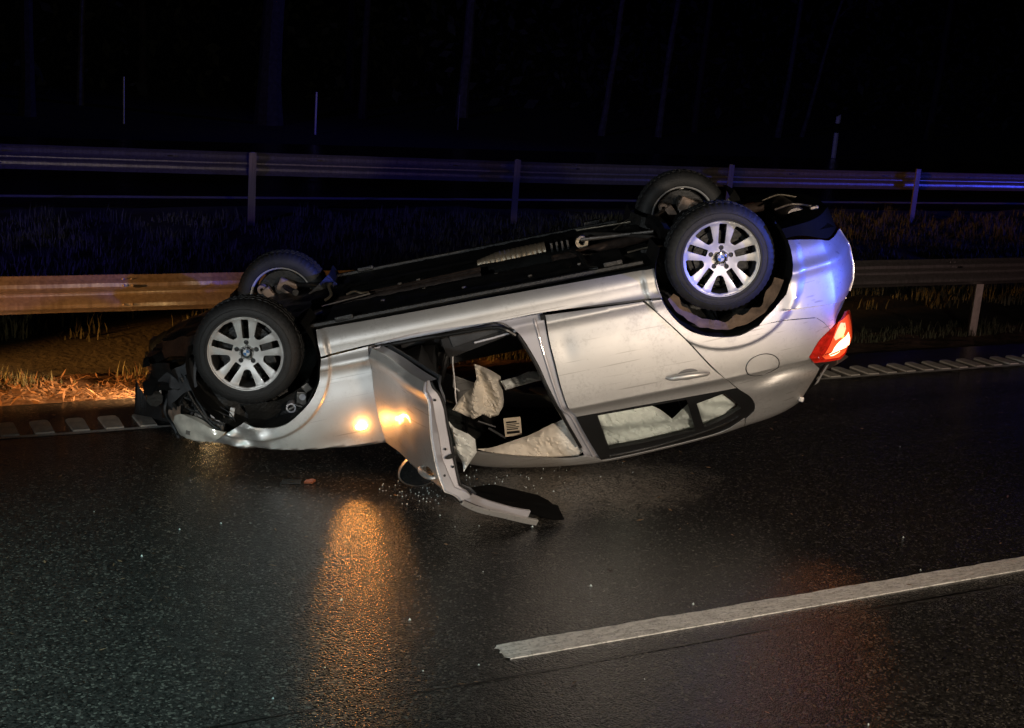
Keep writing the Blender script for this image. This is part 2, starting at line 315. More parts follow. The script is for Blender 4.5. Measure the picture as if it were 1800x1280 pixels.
OUT = {
  'sill': [(0.97,0.174),(0.485,0.183),(-0.014,0.189),(-0.511,0.198),(-1.004,0.207),(-1.004,0.301),(-1.014,0.374),(-0.904,0.366),(-0.34,0.332),(-0.035,0.328),(0.359,0.305),(0.685,0.316),(0.969,0.327)],
  'fender': [(0.97,0.333),(0.988,0.394),(1.012,0.466),(1.07,0.546),(1.143,0.604),(1.24,0.657),(1.327,0.667),(1.408,0.652),(1.489,0.607),(1.551,0.634),(1.613,0.656),(1.715,0.707),(1.68,0.757),(1.512,0.798),(1.314,0.84),(1.084,0.88),(0.852,0.912),(0.672,0.894),(0.686,0.779),(0.697,0.621),(0.695,0.456),(0.689,0.319)],
  'headlight': [(1.903,0.521),(1.928,0.564),(1.917,0.618),(1.911,0.691),(1.845,0.726),(1.721,0.703),(1.654,0.676),(1.612,0.653),(1.687,0.612),(1.754,0.566),(1.82,0.534),(1.861,0.515)],
  'rear_door': [(-0.338,0.341),(-0.902,0.372),(-0.943,0.421),(-1.088,0.615),(-1.219,0.822),(-1.296,0.923),(-1.359,1.014),(-0.403,0.992),(-0.366,0.912),(-0.346,0.765),(-0.34,0.627),(-0.333,0.494)],
  'window_frame': [(-0.402,0.995),(-0.865,1.004),(-1.358,1.018),(-1.426,1.09),(-1.455,1.159),(-1.45,1.211),(-1.396,1.26),(-1.264,1.315),(-1.148,1.34),(-0.926,1.452),(-0.559,1.356),(-0.504,1.462),(-0.45,1.176)],
  'glass': [(-0.526,1.008),(-1.056,1.02),(-1.09,1.266),(-0.829,1.273),(-0.561,1.271)],
  'qglass': [(-1.113,1.062),(-1.279,1.03),(-1.326,1.088),(-1.375,1.167),(-1.257,1.222),(-1.143,1.253)],
  'arch_b': [(-1.522,0.643),(-1.62,0.585),(-1.711,0.498),(-1.762,0.392),(-1.78,0.302),(-1.789,0.218)],
  'seam': [(-1.522,0.643),(-1.617,0.641),(-1.75,0.659),(-1.87,0.679),(-1.916,0.726),(-1.945,0.772)],
  'tail': [(-2.061,0.72),(-2.049,0.845),(-2.034,0.904),(-1.996,1.016),(-1.829,0.962),(-1.795,0.902),(-1.865,0.822),(-1.944,0.775)],
  'q_a': [(-0.909,0.37),(-1.009,0.38),(-1.036,0.457),(-1.086,0.539),(-1.162,0.607),(-1.28,0.654),(-1.41,0.672),(-1.522,0.643)],
  'q_b': [(-1.617,0.641),(-1.75,0.659),(-1.87,0.679),(-1.916,0.726),(-1.945,0.772),(-1.865,0.822),(-1.795,0.902),(-1.829,0.962),(-1.875,1.027),(-1.816,1.13),(-1.757,1.234)],
  'q_c': [(-1.396,1.26),(-1.45,1.211),(-1.455,1.159),(-1.426,1.09),(-1.362,1.019),(-1.219,0.822),(-1.088,0.615),(-0.943,0.421)],
  'rail_in': [(-1.396,1.265),(-1.265,1.321),(-1.148,1.347),(-0.926,1.455),(-0.559,1.362),(-0.507,1.467)],
  'flap': [(-1.415,0.852),(-1.453,0.818),(-1.521,0.813),(-1.586,0.835),(-1.613,0.888),(-1.602,0.952),(-1.547,0.979),(-1.471,0.979),(-1.418,0.928)],
  'handle': [(-0.957,0.837),(-1.077,0.838),(-1.194,0.856)],
  'opening': [(0.46,0.311),(-0.035,0.331),(-0.112,0.357),(-0.179,0.437),(-0.244,0.608),(-0.28,0.762),(-0.319,0.909),(-0.373,1.113),(-0.407,1.233),(-0.419,1.297),(-0.311,1.294),(-0.078,1.23),(0.196,1.125)],
  'bpillar': [(-0.035,0.331),(-0.331,0.34),(-0.33,0.493),(-0.336,0.627),(-0.343,0.764),(-0.362,0.911),(-0.402,0.995),(-0.449,1.18),(-0.501,1.462),(-0.412,1.362),(-0.394,1.207),(-0.319,0.909),(-0.28,0.762),(-0.244,0.608),(-0.179,0.437),(-0.112,0.357)],
  'bumpcrease': [(-1.677,0.588),(-1.864,0.607),(-2.084,0.639)],
  'bump_edge': [(-2.112,0.287),(-2.165,0.411),(-2.175,0.517),(-2.143,0.604),(-2.062,0.71)],
  'crease': [(-0.369,0.913),(-0.703,0.922),(-1.038,0.927),(-1.296,0.923),(-1.41,0.948),(-1.603,0.914),(-1.737,0.915),(-1.8,0.918)],
  'repeater': [(0.828,0.767)],
  'dent': [(-1.37,1.045),(-1.579,1.011),(-1.791,1.002),(-1.468,1.203)],
  'bag_big': [(0.348,0.975),(0.271,0.907),(0.203,0.86),(0.156,0.809),(0.151,0.716),(0.073,0.759),(0.007,0.825),(0.012,0.923),(0.025,1.004),(0.072,1.074),(0.125,1.083),(0.168,1.043),(0.23,1.061),(0.285,1.026)],
  'bag_far': [(0.009,0.832),(-0.119,0.821),(-0.175,0.807),(-0.261,0.828),(-0.244,0.877),(-0.106,0.886),(-0.007,0.895)],
  'bag_roof': [(0.225,1.144),(0.143,1.154),(0.025,1.145),(-0.121,1.12),(-0.214,1.092),(-0.338,1.066),(-0.375,1.17),(-0.415,1.293),(-0.375,1.322),(-0.176,1.292),(0.009,1.245),(0.124,1.199)],
  'bag_door': [(0.341,0.88),(0.311,0.933),(0.246,0.983),(0.21,1.026),(0.217,1.108),(0.288,1.181),(0.318,1.211),(0.315,1.15),(0.334,1.091),(0.332,1.001)],
  'bag_win': [(-0.517,0.997),(-0.797,1.021),(-0.899,1.087),(-0.967,1.174),(-1.078,1.089),(-1.127,1.076),(-1.111,1.304),(-0.733,1.356),(-0.549,1.354)],
  'bag_q': [(-1.11,1.094),(-1.192,1.063),(-1.296,1.048),(-1.397,1.19),(-1.284,1.256),(-1.145,1.291)],
}
# ------------------------------------------------------------------ the setting
def sheet(name, x0, x1, y0, y1, z, m, nx=1, ny=1, zf=None, label=None):
    xs = np.linspace(x0, x1, nx+1); ys = np.linspace(y0, y1, ny+1); X, Y = np.meshgrid(xs, ys); Z = np.full_like(X, z)
    if zf is not None: Z = zf(X, Y)
    V = np.stack([X, Y, Z], -1).reshape(-1, 3); i = np.arange(nx*ny); a = (i//nx)*(nx+1) + i % nx
    o = big_mesh(name, V, np.stack([a, a+1, a+nx+2, a+nx+1], -1), m, 4); tag(o, label, kind='structure'); return o
def wob(X, Y, s, seed):
    return sum(np.sin(X*s*k*1.3+Y*s*k*.7*(-1)**k+seed*k)*np.cos(Y*s*k*1.1-X*s*k*.4+seed*1.7*k)/k for k in (1, 2, 3, 5, 8))
ground = sheet('ground', -900, 1200, -700, 1400, -.16, M['turf'])
tag(ground, 'dark grassy ground beyond the far carriageway')
road = MB()
road.add([(-160, -34, 0), (320, -34, 0), (320, 8.82, 0), (-160, 8.82, 0), (-160, 8.82, -.2), (320, 8.82, -.2)], [(0, 1, 2, 3), (3, 2, 5, 4)])
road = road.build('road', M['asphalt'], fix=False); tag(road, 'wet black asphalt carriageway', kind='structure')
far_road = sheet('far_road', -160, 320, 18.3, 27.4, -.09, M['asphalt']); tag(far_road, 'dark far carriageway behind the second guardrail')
vz = lambda X, Y: -.012 - .06*np.clip((Y-8.8)/.7, 0, 1) + .012*wob(X, Y, 5, 1)*np.clip((Y-8.8)/.2, 0, 1)
verge = sheet('dirt_shoulder', -6, 26, 8.82, 9.75, 0, M['soil'], 640, 26, vz); tag(verge, 'brown dirt shoulder along the asphalt edge')
mz = lambda X, Y: -.07 - .05*np.sin(np.clip((Y-9.7)/8.6, 0, 1)*math.pi) + .03*wob(X, Y, .9, 3)*np.clip((Y-9.7), 0, 1) - .03*np.clip((Y-12)/5, 0, 1)
median = sheet('median_ground', -8, 60, 9.75, 18.3, 0, M['turf'], 170, 40, mz); tag(median, 'dark grass strip between the two guardrails')

# edge line: a thin line with a raised rib every 21 cm
el = MB()
n = 180; rngx = np.linspace(-6, 30, n+1)
top = [(x, 8.150+.004*math.sin(x*9)+.003*math.sin(x*31), .005) for x in rngx]; bot = [(x, 8.105+.004*math.sin(x*7+1), .005) for x in rngx]
el.add(bot+top, [(i, i+1, n+2+i, n+1+i) for i in range(n)])
edge = el.build('edge_line', M['line'], fix=False); tag(edge, 'thin painted edge line with raised transverse ribs', kind='structure')
def rib_mesh(k):
    r = random.Random(k); w_, l_ = .056+r.uniform(-.004, .004), .262; h = .012
    out = [(-w_, 0), (w_, 0), (w_+.002, l_*.75), (w_*.9, l_*.96), (w_*.5, l_), (-w_*.7, l_*.985), (-w_-.003, l_*.93)]
    out = [(x+r.uniform(-.003, .003), y+r.uniform(-.003, .003)) for x, y in out]; m = len(out); cx, cy = 0, .13
    V = [(x, y, 0) for x, y in out]+[(x*.95, cy+(y-cy)*.97, h) for x, y in out]
    return V, [tuple(range(m, 2*m))]+[(i, (i+1) % m, m+(i+1) % m, m+i) for i in range(m)]
ribs = [mesh_obj('rib', *rib_mesh(k), M['ribpaint'], edge) for k in range(4)]
for i in range(-8, 108):
    x = 1.215 + .21*i
    if -6 < i < 0 or True:
        k = i % 4
        if i in (0, 1, 2, 3): o = ribs[k]
        else:
            o = ribs[k].copy(); C.objects.link(o)
        o.location = (x + rng.uniform(-.008, .008), 8.152, .001)
# lane line: dashes 13 cm wide, ragged ends
def dash(x0, x1):
    n = 120; xs = np.linspace(x0, x1, n+1)
    V = [(x+(.03*math.sin(0*9)), 4.528+.003*math.sin(x*13)+.002*math.sin(x*47), .006) for x in xs] + [(x, 4.662+.003*math.sin(x*11+2)+.002*math.sin(x*39), .006) for x in xs]
    b = MB(); b.add(V, [(i, i+1, n+2+i, n+1+i) for i in range(n)])
    # scalloped end
    e = [(x0, 4.528, .006)]
    for k in range(1, 9): e.append((x0-.012+.014*math.cos(k*2.2), 4.528+.134*k/9, .006))
    e.append((x0, 4.662, .006)); b.add(e, [tuple(range(len(e)))[::-1]])
    b.add([(x0, 4.528, 0), (x1, 4.528, 0), (x1, 4.5285, .006), (x0, 4.5285, .006)], [(0, 1, 2, 3)])
    return b
d0 = dash(2.56, 6.6).build('lane_line', M['line'], fix=False); tag(d0, 'long white lane dash in the foreground', kind='structure')
for x in (-9.5, 14.6, 26.6):
    o = d0.copy(); C.objects.link(o); o.location.x = x-2.56; o['label'] = 'white lane dash further along the road'
jn = MB(); jx = np.linspace(-6, 30, 160); jn.add([(x, 4.395+.012*math.sin(x*1.7)-.003+.004*math.sin(x*23), .0035) for x in jx]+[(x, 4.395+.012*math.sin(x*1.7)+.004+.004*math.sin(x*31+1), .0035) for x in jx], [(i, i+1, 161+i, 160+i) for i in range(159)])
jn = jn.build('road_joint', M['tar'], fix=False); tag(jn, 'dark sealed joint running beside the lane line', kind='structure')
fl = sheet('far_edge_line', -60, 200, 19.05, 19.28, -.082, M['line']); tag(fl, 'faint edge line of the far carriageway')

# ------------------------------------------------------------------ guardrails
WP = [(0, .0), (-.012, -.006), (-.02, -.02), (-.055, -.035), (-.078, -.055), (-.083, -.085), (-.07, -.105), (-.03, -.125), (-.004, -.142), (0, -.155),
      (-.004, -.168), (-.03, -.185), (-.07, -.205), (-.083, -.225), (-.078, -.255), (-.055, -.275), (-.02, -.29), (-.012, -.304), (0, -.31)]
def beam_mesh(L, sc, flip):
    n = 16; V = []; k = len(WP)
    for i in range(n+1):
        x = L*i/n
        for a, b in WP: V.append((x, a*sc*flip + .0015*math.sin(x*21), b*sc + .0012*math.sin(x*17+b*9)))
    F = [(i*k+j, (i+1)*k+j, (i+1)*k+j+1, i*k+j+1) for i in range(n) for j in range(k-1)]
    b = MB(); b.add(V, F)
    V2 = [(x, y+.004*flip, z) for x, y, z in V]; b.add(V2, [q[::-1] for q in F])
    return b
def post_mesh(h):      # rolled sigma post: a folded channel
    P = [(-.05, .0), (.05, .0), (.05, .05), (.02, .062), (.05, .075), (.05, .115), (.035, .115), (.035, .085), (.0, .062), (.035, .04), (.035, .012), (-.05, .012)]
    m = len(P); V = [(x, y, 0) for x, y in P]+[(x, y, h) for x, y in P]
    return V, [tuple(range(m))[::-1], tuple(range(m, 2*m))]+[(i, (i+1) % m, m+(i+1) % m, m+i) for i in range(m)]
def guardrail(label, X0, nsec, Yf, Zf, hsc, flip, posts, zg, gname):
    g = empty('guardrail', None, (X0, Yf(X0), zg)); tag(g, label, 'guardrail', gname)
    p0 = None; b0 = None
    for i in range(nsec):
        xa, xb = X0+4*i, X0+4*i+4.12
        if b0 is None: b = b0 = beam_mesh(4.12, hsc, flip).build('beam', M['galv'], g, smooth=True, fix=False)
        else: b = b0.copy(); C.objects.link(b)
        b.parent = g
        ya, yb, za, zb = Yf(xa), Yf(xb), Zf(xa), Zf(xb)
        b.location = Vector((xa, ya+(.004 if i % 2 else 0)*flip, za)) - g.location; b.rotation_euler = (0, -math.atan2(zb-za, 4.12), math.atan2(yb-ya, 4.12))
    for x in posts:
        if p0 is None: p = p0 = mesh_obj('post', *post_mesh(Zf(x)-zg-.03+.18), M['post' if flip > 0 else 'galv'], g)
        else: p = p0.copy(); C.objects.link(p)
        p.parent = g; p.location = Vector((x, Yf(x)+(.012 if flip > 0 else -.130), zg-.18)) - g.location
    s0 = None
    for i in range(nsec*2):
        x = X0+2*i+.13
        mb = MB()
        if s0 is None:
            for a in range(12): mb.v.append((.042*math.cos(a*math.pi/6)*(1 if abs(math.cos(a)) else 1), 0, .011*math.sin(a*math.pi/6)))
            mb.f.append(tuple(range(12))); s = s0 = mb.build('bolt_slot', M['black'], g, fix=False)
        else: s = s0.copy(); C.objects.link(s)
        s.parent = g; s.location = Vector((x, Yf(x)-.0875*hsc*flip-.004 if flip > 0 else Yf(x)-.006, Zf(x)-.082*hsc)) - g.location
    q0 = None          # button-head bolts of each lap joint
    for i in range(1, nsec):
        for dx in (.03, .09):
            for dz in (-.03, -.075, -.235, -.275):
                if q0 is None:
                    mb = MB(); mb.lathe([(-.006, .0), (-.004, .007), (0, .0095)], 8); q_ = q0 = mb.build('bolt', M['galv'], g)
                else: q_ = q0.copy(); C.objects.link(q_)
                x = X0+4*i+dx; q_.parent = g; q_.location = Vector((x, Yf(x)+(-.088*hsc*(1 if dz in (-.075, -.235) else .52) if flip > 0 else -.002), Zf(x)+dz*hsc)) - g.location
    return g
guardrail('near steel guardrail behind the car, lit orange at its left end', -6.1, 12, lambda x: 9.43, lambda x: .735, .86, 1, [-4.95, -1.1, 2.75, 6.6, 10.45, 14.3, 18.15, 22.0, 25.85, 29.7], -.075, 'steel guardrails of the median')
FY = lambda x: float(np.interp(x, [-10, 2, 5.4, 9.0, 14, 60], [17.7, 17.30, 17.16, 17.06, 17.03, 17.03]))
FZ = lambda x: float(np.interp(x, [-10, 2, 5.4, 9.0, 14, 60], [.87, .82, .80, .765, .75, .75]))
guardrail('far steel guardrail seen from behind, glowing dim blue', -6.0, 14, FY, FZ, .98, -1, [-2.6, 1.3, 5.17, 9.05, 12.85, 16.8, 20.7, 24.6, 28.5, 32.4, 36.3], -.13, 'steel guardrails of the median')

# ------------------------------------------------------------------ delineator posts across the far road
def marker(x, y, h, w_, label, band, pm=None):
    pm = pm or M['marker']
    g = empty('marker_post', None, (x, y, -.16)); tag(g, label, 'marker post', 'marker posts beyond the far road')
    P = [(-w_/2, -.02), (0, -.035), (w_/2, -.02), (w_/2*.8, .03), (-w_/2*.8, .03)]
    def seg(z0, z1, m, nm, sl=0):
        b = MB(); k = len(P)
        b.add([(a*1.0, c, z0) for a, c in P]+[(a, c, z1+sl*a) for a, c in P], [tuple(range(k, 2*k)), tuple(range(k))[::-1]]+[(i, (i+1) % k, k+(i+1) % k, k+i) for i in range(k)])
        b.build(nm, m, g)
    if band:
        seg(0, h*.60, M['marker'], 'post_body'); seg(h*.60, h*.82, M['black'], 'black_band', .3); seg(h*.82, h, M['marker'], 'post_head', .5)
    else: seg(0, h, pm, 'post_body')
    return g
marker(24.9, 28.3, 1.15, .13, 'white marker post with a slanted black band, right of the upturned wheels', True)
marker(6.55, 31.8, 1.08, .035, 'thin pale marker stake, leftmost of the three slim ones', False)
marker(10.8, 30.6, 1.0, .035, 'thin pale marker stake standing right of the thick dark trunk', False)
marker(15.9, 33.4, .95, .03, 'faintest thin marker stake, just left of the leaning birch above the car', False, M['greymarker'])

# ------------------------------------------------------------------ roadside trees
def leafcrown(seed, h0, h1, rad, n):
    r = np.random.RandomState(seed); V = []; F = []
    cl = [(r.uniform(-rad, rad)*.75, r.uniform(-rad, rad)*.75, r.uniform(h0, h1)) for _ in range(26)]
    c = np.array([cl[i] for i in r.randint(0, 26, n)]) + r.normal(0, rad*.22, (n, 3))
    a = r.normal(0, 1, (n, 3)); a /= np.linalg.norm(a, axis=1)[:, None]; b = np.cross(a, r.normal(0, 1, (n, 3))); b /= np.linalg.norm(b, axis=1)[:, None]
    s = r.uniform(.12, .26, (n, 1))
    V = np.stack([c-a*s, c+b*s*.6, c+a*s, c-b*s*.6], 1).reshape(-1, 3); F = np.arange(4*n).reshape(-1, 4)
    return V, F
def tree(x, y, r, lean, h, m, label, seed, fork=0):
    g = empty('tree', None, (x, y, -.18)); tag(g, label, 'tree', 'trees at the edge of the wood')
    q = random.Random(seed); b = MB(); pth = []; rad = []
    for i in range(15):
        t = i/14; z = h*t
        pth.append((lean*z+.12*r*8*math.sin(t*9+seed)*t+q.uniform(-.02, .02), .3*math.sin(t*5+seed*2)*t, z)); rad.append(r*(1.25 if i == 0 else 1)*(1-.8*t)+.012)
    b.add(*([], [])); b.tube(pth, rad, 9)
    for k in range(7):
        i = q.randint(6, 13); p = Vector(pth[i]); an = q.uniform(0, 6.28); L = q.uniform(1.2, 2.6)
        b.tube([p, p+Vector((math.cos(an)*L*.5, math.sin(an)*L*.5, L*.45)), p+Vector((math.cos(an)*L, math.sin(an)*L, L*.75))], [rad[i]*.5, rad[i]*.3, .012], 5)
    if fork:
        p = Vector(pth[2]); b.tube([p, p+Vector((fork*.25, 0, .9)), p+Vector((fork*.55, .1, 2.6)), p+Vector((fork*.9, 0, 5))], [r*.7, r*.6, r*.45, .03], 7)
    b.build('trunk', m, g, smooth=True)
    V, F = leafcrown(seed, h*.5, h*1.02, h*.22, 900)
    o = big_mesh('crown', V + np.array([lean*h*.75, 0, 0]), F, M['leaf'], 4); o.parent = g
    return g
TR = [(4.6, 33.0, .16, .015, 13, 'bark', 'dark slim trunk at the far left edge of the wood', 0),
      (6.5, 37.0, .08, .03, 11, 'birch', 'pale thin trunk second from the left edge', 0),
      (10.4, 33.0, .30, .0, 15, 'bark', 'thickest dark trunk above the left wheels', 0),
      (9.2, 42.0, .12, .0, 12, 'bark', 'faint trunk between the first stake and the thick trunk', 0),
      (18.2, 38.0, .16, .03, 14, 'birch', 'leaning grey trunk in the top middle of the wood', 0),
      (16.3, 43.0, .13, .0, 13, 'bark', 'faint dark trunk left of the leaning grey one', 0),
      (20.3, 33.0, .085, .10, 12, 'birch', 'slender pale birch leaning right behind the raised axle', 0),
      (22.4, 33.2, .085, .06, 12, 'birch', 'forked pale birch left of the upturned rear wheel', .45),
      (25.3, 35.5, .10, .01, 12, 'bark', 'dark straight trunk above the far rear wheel', 0),
      (28.0, 34.6, .085, .08, 12, 'birch', 'pale leaning birch left of the banded marker post', 0),
      (29.5, 35.2, .06, .22, 9, 'birch', 'thin crooked sapling leaning hard over the marker post', 0),
      (36.0, 36.0, .13, .02, 13, 'bark', 'dark trunk right of the banded marker post', 0),
      (43.0, 37.0, .15, .0, 13, 'bark', 'dark trunk at the right edge of the wood', 0),
      (14.1, 36.0, .10, .02, 12, 'bark', 'slim dark trunk behind the faintest stake', 0)]
for i, (x, y, r, ln, h, m, lb, fk) in enumerate(TR): tree(x, y, r, ln, h, M[m], lb, i+3, fk)
def bush_mass():
    r = np.random.RandomState(5); n = 22000
    x = r.uniform(-30, 110, n); y = r.uniform(40, 60, n); z = r.uniform(-.2, 7, n)**1.0
    c = np.stack([x, y, z], -1); a = r.normal(0, 1, (n, 3)); a /= np.linalg.norm(a, axis=1)[:, None]
    b = np.cross(a, r.normal(0, 1, (n, 3))); b /= np.linalg.norm(b, axis=1)[:, None]; s = r.uniform(.10, .34, (n, 1))
    o = big_mesh('undergrowth', np.stack([c-a*s, c+b*s*.5, c+a*s, c-b*s*.5], 1).reshape(-1, 3), np.arange(4*n).reshape(-1, 4), M['leaf'], 4)
    tag(o, 'black mass of far-off wood behind the trunks', kind='stuff')
bush_mass()

# ------------------------------------------------------------------ grass, straw, grit
def blades(name, n, xr, yr, hr, zf, m, label, seed, clump=0, lean=.5, wd=.006):
    r = np.random.RandomState(seed)
    x = r.uniform(*xr, n); y = r.uniform(*yr, n)
    if clump:
        k = max(1, n//clump); cx = r.uniform(*xr, k); cy = r.uniform(*yr, k); j = r.randint(0, k, n); ch = r.uniform(.5, 1.3, k)
        x = cx[j]+r.normal(0, .09, n); y = np.clip(cy[j]+r.normal(0, .07, n), yr[0], yr[1]+.2); hs = ch[j]
    else: hs = 1
    h = r.uniform(*hr, n)*hs; an = r.uniform(0, 6.28, n); dx, dy = np.cos(an), np.sin(an); ln = r.uniform(.1, lean, n)*h
    z = zf(x, y)-.01; wx, wy = -dy*wd*r.uniform(.6, 1.5, n), dx*wd
    P = lambda t, s: np.stack([x+dx*ln*t*t+wx*s, y+dy*ln*t*t+wy*s, z+h*t], -1)
    V = np.stack([P(0, -1), P(0, 1), P(.55, .8), P(.55, -.8), P(1, 0)], 1).reshape(-1, 3)
    i = np.arange(n)[:, None]*5
    me = bpy.data.meshes.new(name); F3 = (i+np.array([[0, 1, 2]])).tolist()+(i+np.array([[0, 2, 3]])).tolist()+(i+np.array([[3, 2, 4]])).tolist()
    o = big_mesh(name, V, np.array(F3), m, 3); tag(o, label, kind='stuff'); return o
blades('verge_grass', 9000, (-2, 22), (9.40, 9.75), (.04, .12), vz, M['grass'], 'grass tufts under the near guardrail', 21, 26, .7, .004)
blades('dry_grass', 350, (-2, 6), (9.36, 9.75), (.03, .11), vz, M['straw'], 'dry stalks among the grass under the near guardrail', 22, 20, .9, .0035)
blades('median_grass', 60000, (-3, 34), (10.7, 17.6), (.05, .17), mz, M['grass'], 'rough dark grass on the median', 23, 22, .6, .007)
blades('median_dry_grass', 9000, (-3, 34), (10.9, 17.6), (.08, .24), mz, M['grass'], 'dry seed stalks on the median', 24, 14, .7, .004)
def litter(name, n, xr, yr, zf, m, size, label, seed, flat=.25):
    r = np.random.RandomState(seed); x = r.uniform(*xr, n); y = r.uniform(*yr, n); z = zf(x, y)+.004
    an = r.uniform(0, 6.28, n); L = r.uniform(.4, 1.5, n)*size; tl = r.normal(0, flat, n)
    a = np.stack([np.cos(an)*L, np.sin(an)*L, tl*L], -1); b = np.stack([-np.sin(an), np.cos(an), r.normal(0, .4, n)], -1)*(L*r.uniform(.06, .3, n))[:, None]
    c = np.stack([x, y, z+np.abs(tl)*L], -1)
    o = big_mesh(name, np.stack([c-a, c+b, c+a, c-b], 1).reshape(-1, 3), np.arange(4*n).reshape(-1, 4), m, 4); tag(o, label, kind='stuff'); return o
litter('straw_litter', 4200, (-2, 4.5), (8.84, 9.7), vz, M['straw'], .035, 'straw and dead leaves on the dirt shoulder', 31, .35)
litter('road_straw', 900, (-2, 12), (2.6, 8.7), lambda x, y: 0*x+.002, M['straw'], .016, 'bits of straw scattered on the wet road', 32, .1)
def crumbs(name, pts, sz, m, label, seed):
    r = np.random.RandomState(seed); n = len(pts); p = np.asarray(pts, float)
    T = np.array([(1, 0, -.5), (-.6, .8, -.5), (-.6, -.8, -.5), (.1, .1, .7)])
    s = (r.uniform(.4, 1.2, n)*sz)[:, None, None]; an = r.uniform(0, 6.28, n); c, q = np.cos(an), np.sin(an)
    V = np.stack([T[None, :, 0]*c[:, None]-T[None, :, 1]*q[:, None], T[None, :, 0]*q[:, None]+T[None, :, 1]*c[:, None], np.repeat(T[None, :, 2], n, 0)], -1)*s + p[:, None, :]
    V[:, :, 2] += s[:, 0]*.5
    i = np.arange(n)[:, None, None]*4; F = (i+np.array([[0, 2, 1], [0, 1, 3], [1, 2, 3], [2, 0, 3]])[None]).reshape(-1, 3)
    o = big_mesh(name, V.reshape(-1, 3), F, m, 3); tag(o, label, kind='stuff'); return o
r_ = np.random.RandomState(41)
pts = [(r_.uniform(.6, 7), r_.uniform(3.2, 8), 0) for _ in range(38)]
crumbs('glass_crumbs', pts, .0075, M['shard'], 'scattered pale glass crumbs on the wet road', 42)
pts = [(3.02+r_.normal(0, .12), 6.55+r_.normal(0, .13), 0) for _ in range(75)] + [(3.7+r_.normal(0, .26), 6.6+r_.normal(0, .12), 0) for _ in range(45)]
crumbs('mirror_glass_crumbs', pts, .0055, M['shard'], 'glass crumbs heaped by the fallen door mirror', 43)
# ------------------------------------------------------------------ the overturned car (car frame: x forward, y left, z up; the root turns it over)
CAR = Matrix(((-0.863663, 0.439193, 0.247379, 3.676962), (0.426942, 0.898257, -0.10419, 7.371914), (-0.267969, 0.015631, -0.963301, 1.30607), (0, 0, 0, 1)))
car = empty('overturned_car'); car.matrix_world = CAR
tag(car, 'silver saloon lying overturned on its roof with one front door hanging open', 'car')
def zground(x, y, h=.006): return (1.30607 - h - .267969*x + .015631*y)/.963301
def clampz(p, h=.006): return (p[0], p[1], min(p[2], zground(p[0], p[1], h)))
XA = {'f': (1.36, .30, .372), 'r': (-1.385, .29, .383)}
def sstep(a, b, x):
    t = np.clip((x-a)/(b-a), 0, 1); return t*t*(3-2*t)
def Sb(x, z, crush=True):
    x = np.asarray(x, float); z = np.asarray(z, float); y = S(x, z)
    for cx, cz, r in XA.values():
        d = np.hypot(x-cx, z-cz)-r
        y = y + .013*sstep(.078, .062, d)*sstep(-.03, -.01, d)*(z < .8)
    if crush:
        k = sstep(1.28, 1.5, x)*sstep(.56, .66, z)
        y = y - k*(.012+.014*np.sin(34*(x+.55*z))+.008*np.sin(55*(z-.3*x)))
        y = y - .010*np.exp(-((x-.97)/.12)**2-((z-.83)/.06)**2)
        k = sstep(-1.35, -1.6, x)*(1-sstep(-1.95, -2.0, -x*-1))
        y = y - .020*k*np.exp(-((z-.985-.02*np.sin(x*16))/.045)**2) + .010*k*np.exp(-((z-1.06)/.05)**2)
        y = y - .004*np.exp(-((x+.42)/.05)**2-((z-.55)/.07)**2)
    return y
def rs(pts, step, corner=33):
    P = [np.array(p, float) for p in pts]; n = len(P); cn = []
    for i in range(n):
        a = P[i]-P[i-1]; b = P[(i+1) % n]-P[i]
        ang = abs(math.degrees(math.atan2(a[0]*b[1]-a[1]*b[0], a@b))); cn.append(ang > corner)
    out = []
    for i in range(n):
        p1, p2 = P[i], P[(i+1) % n]; p0 = P[i-1] if not cn[i] else 2*p1-p2; p3 = P[(i+2) % n] if not cn[(i+1) % n] else 2*p2-p1
        L = np.linalg.norm(p2-p1); k = max(1, int(round(L/step)))
        m1 = (p2-p0)/2; m2 = (p3-p1)/2
        l1, l2 = np.linalg.norm(m1), np.linalg.norm(m2)
        if l1 > L: m1 = m1*L/l1
        if l2 > L: m2 = m2*L/l2
        for j in range(k):
            t = j/k; out.append((2*t**3-3*t*t+1)*p1+(t**3-2*t*t+t)*m1+(-2*t**3+3*t*t)*p2+(t**3-t*t)*m2)
    return np.array(out)
def inside(P, poly):
    x, y = P[:, 0], P[:, 1]; r = np.zeros(len(P), bool); n = len(poly)
    for i in range(n):
        x1, y1 = poly[i]; x2, y2 = poly[(i+1) % n]
        if y1 == y2: continue
        c = ((y1 > y) != (y2 > y)) & (x < (x2-x1)*(y-y1)/(y2-y1)+x1); r ^= c
    return r
def area(p): return .5*sum(p[i][0]*p[(i+1) % len(p)][1]-p[(i+1) % len(p)][0]*p[i][1] for i in range(len(p)))
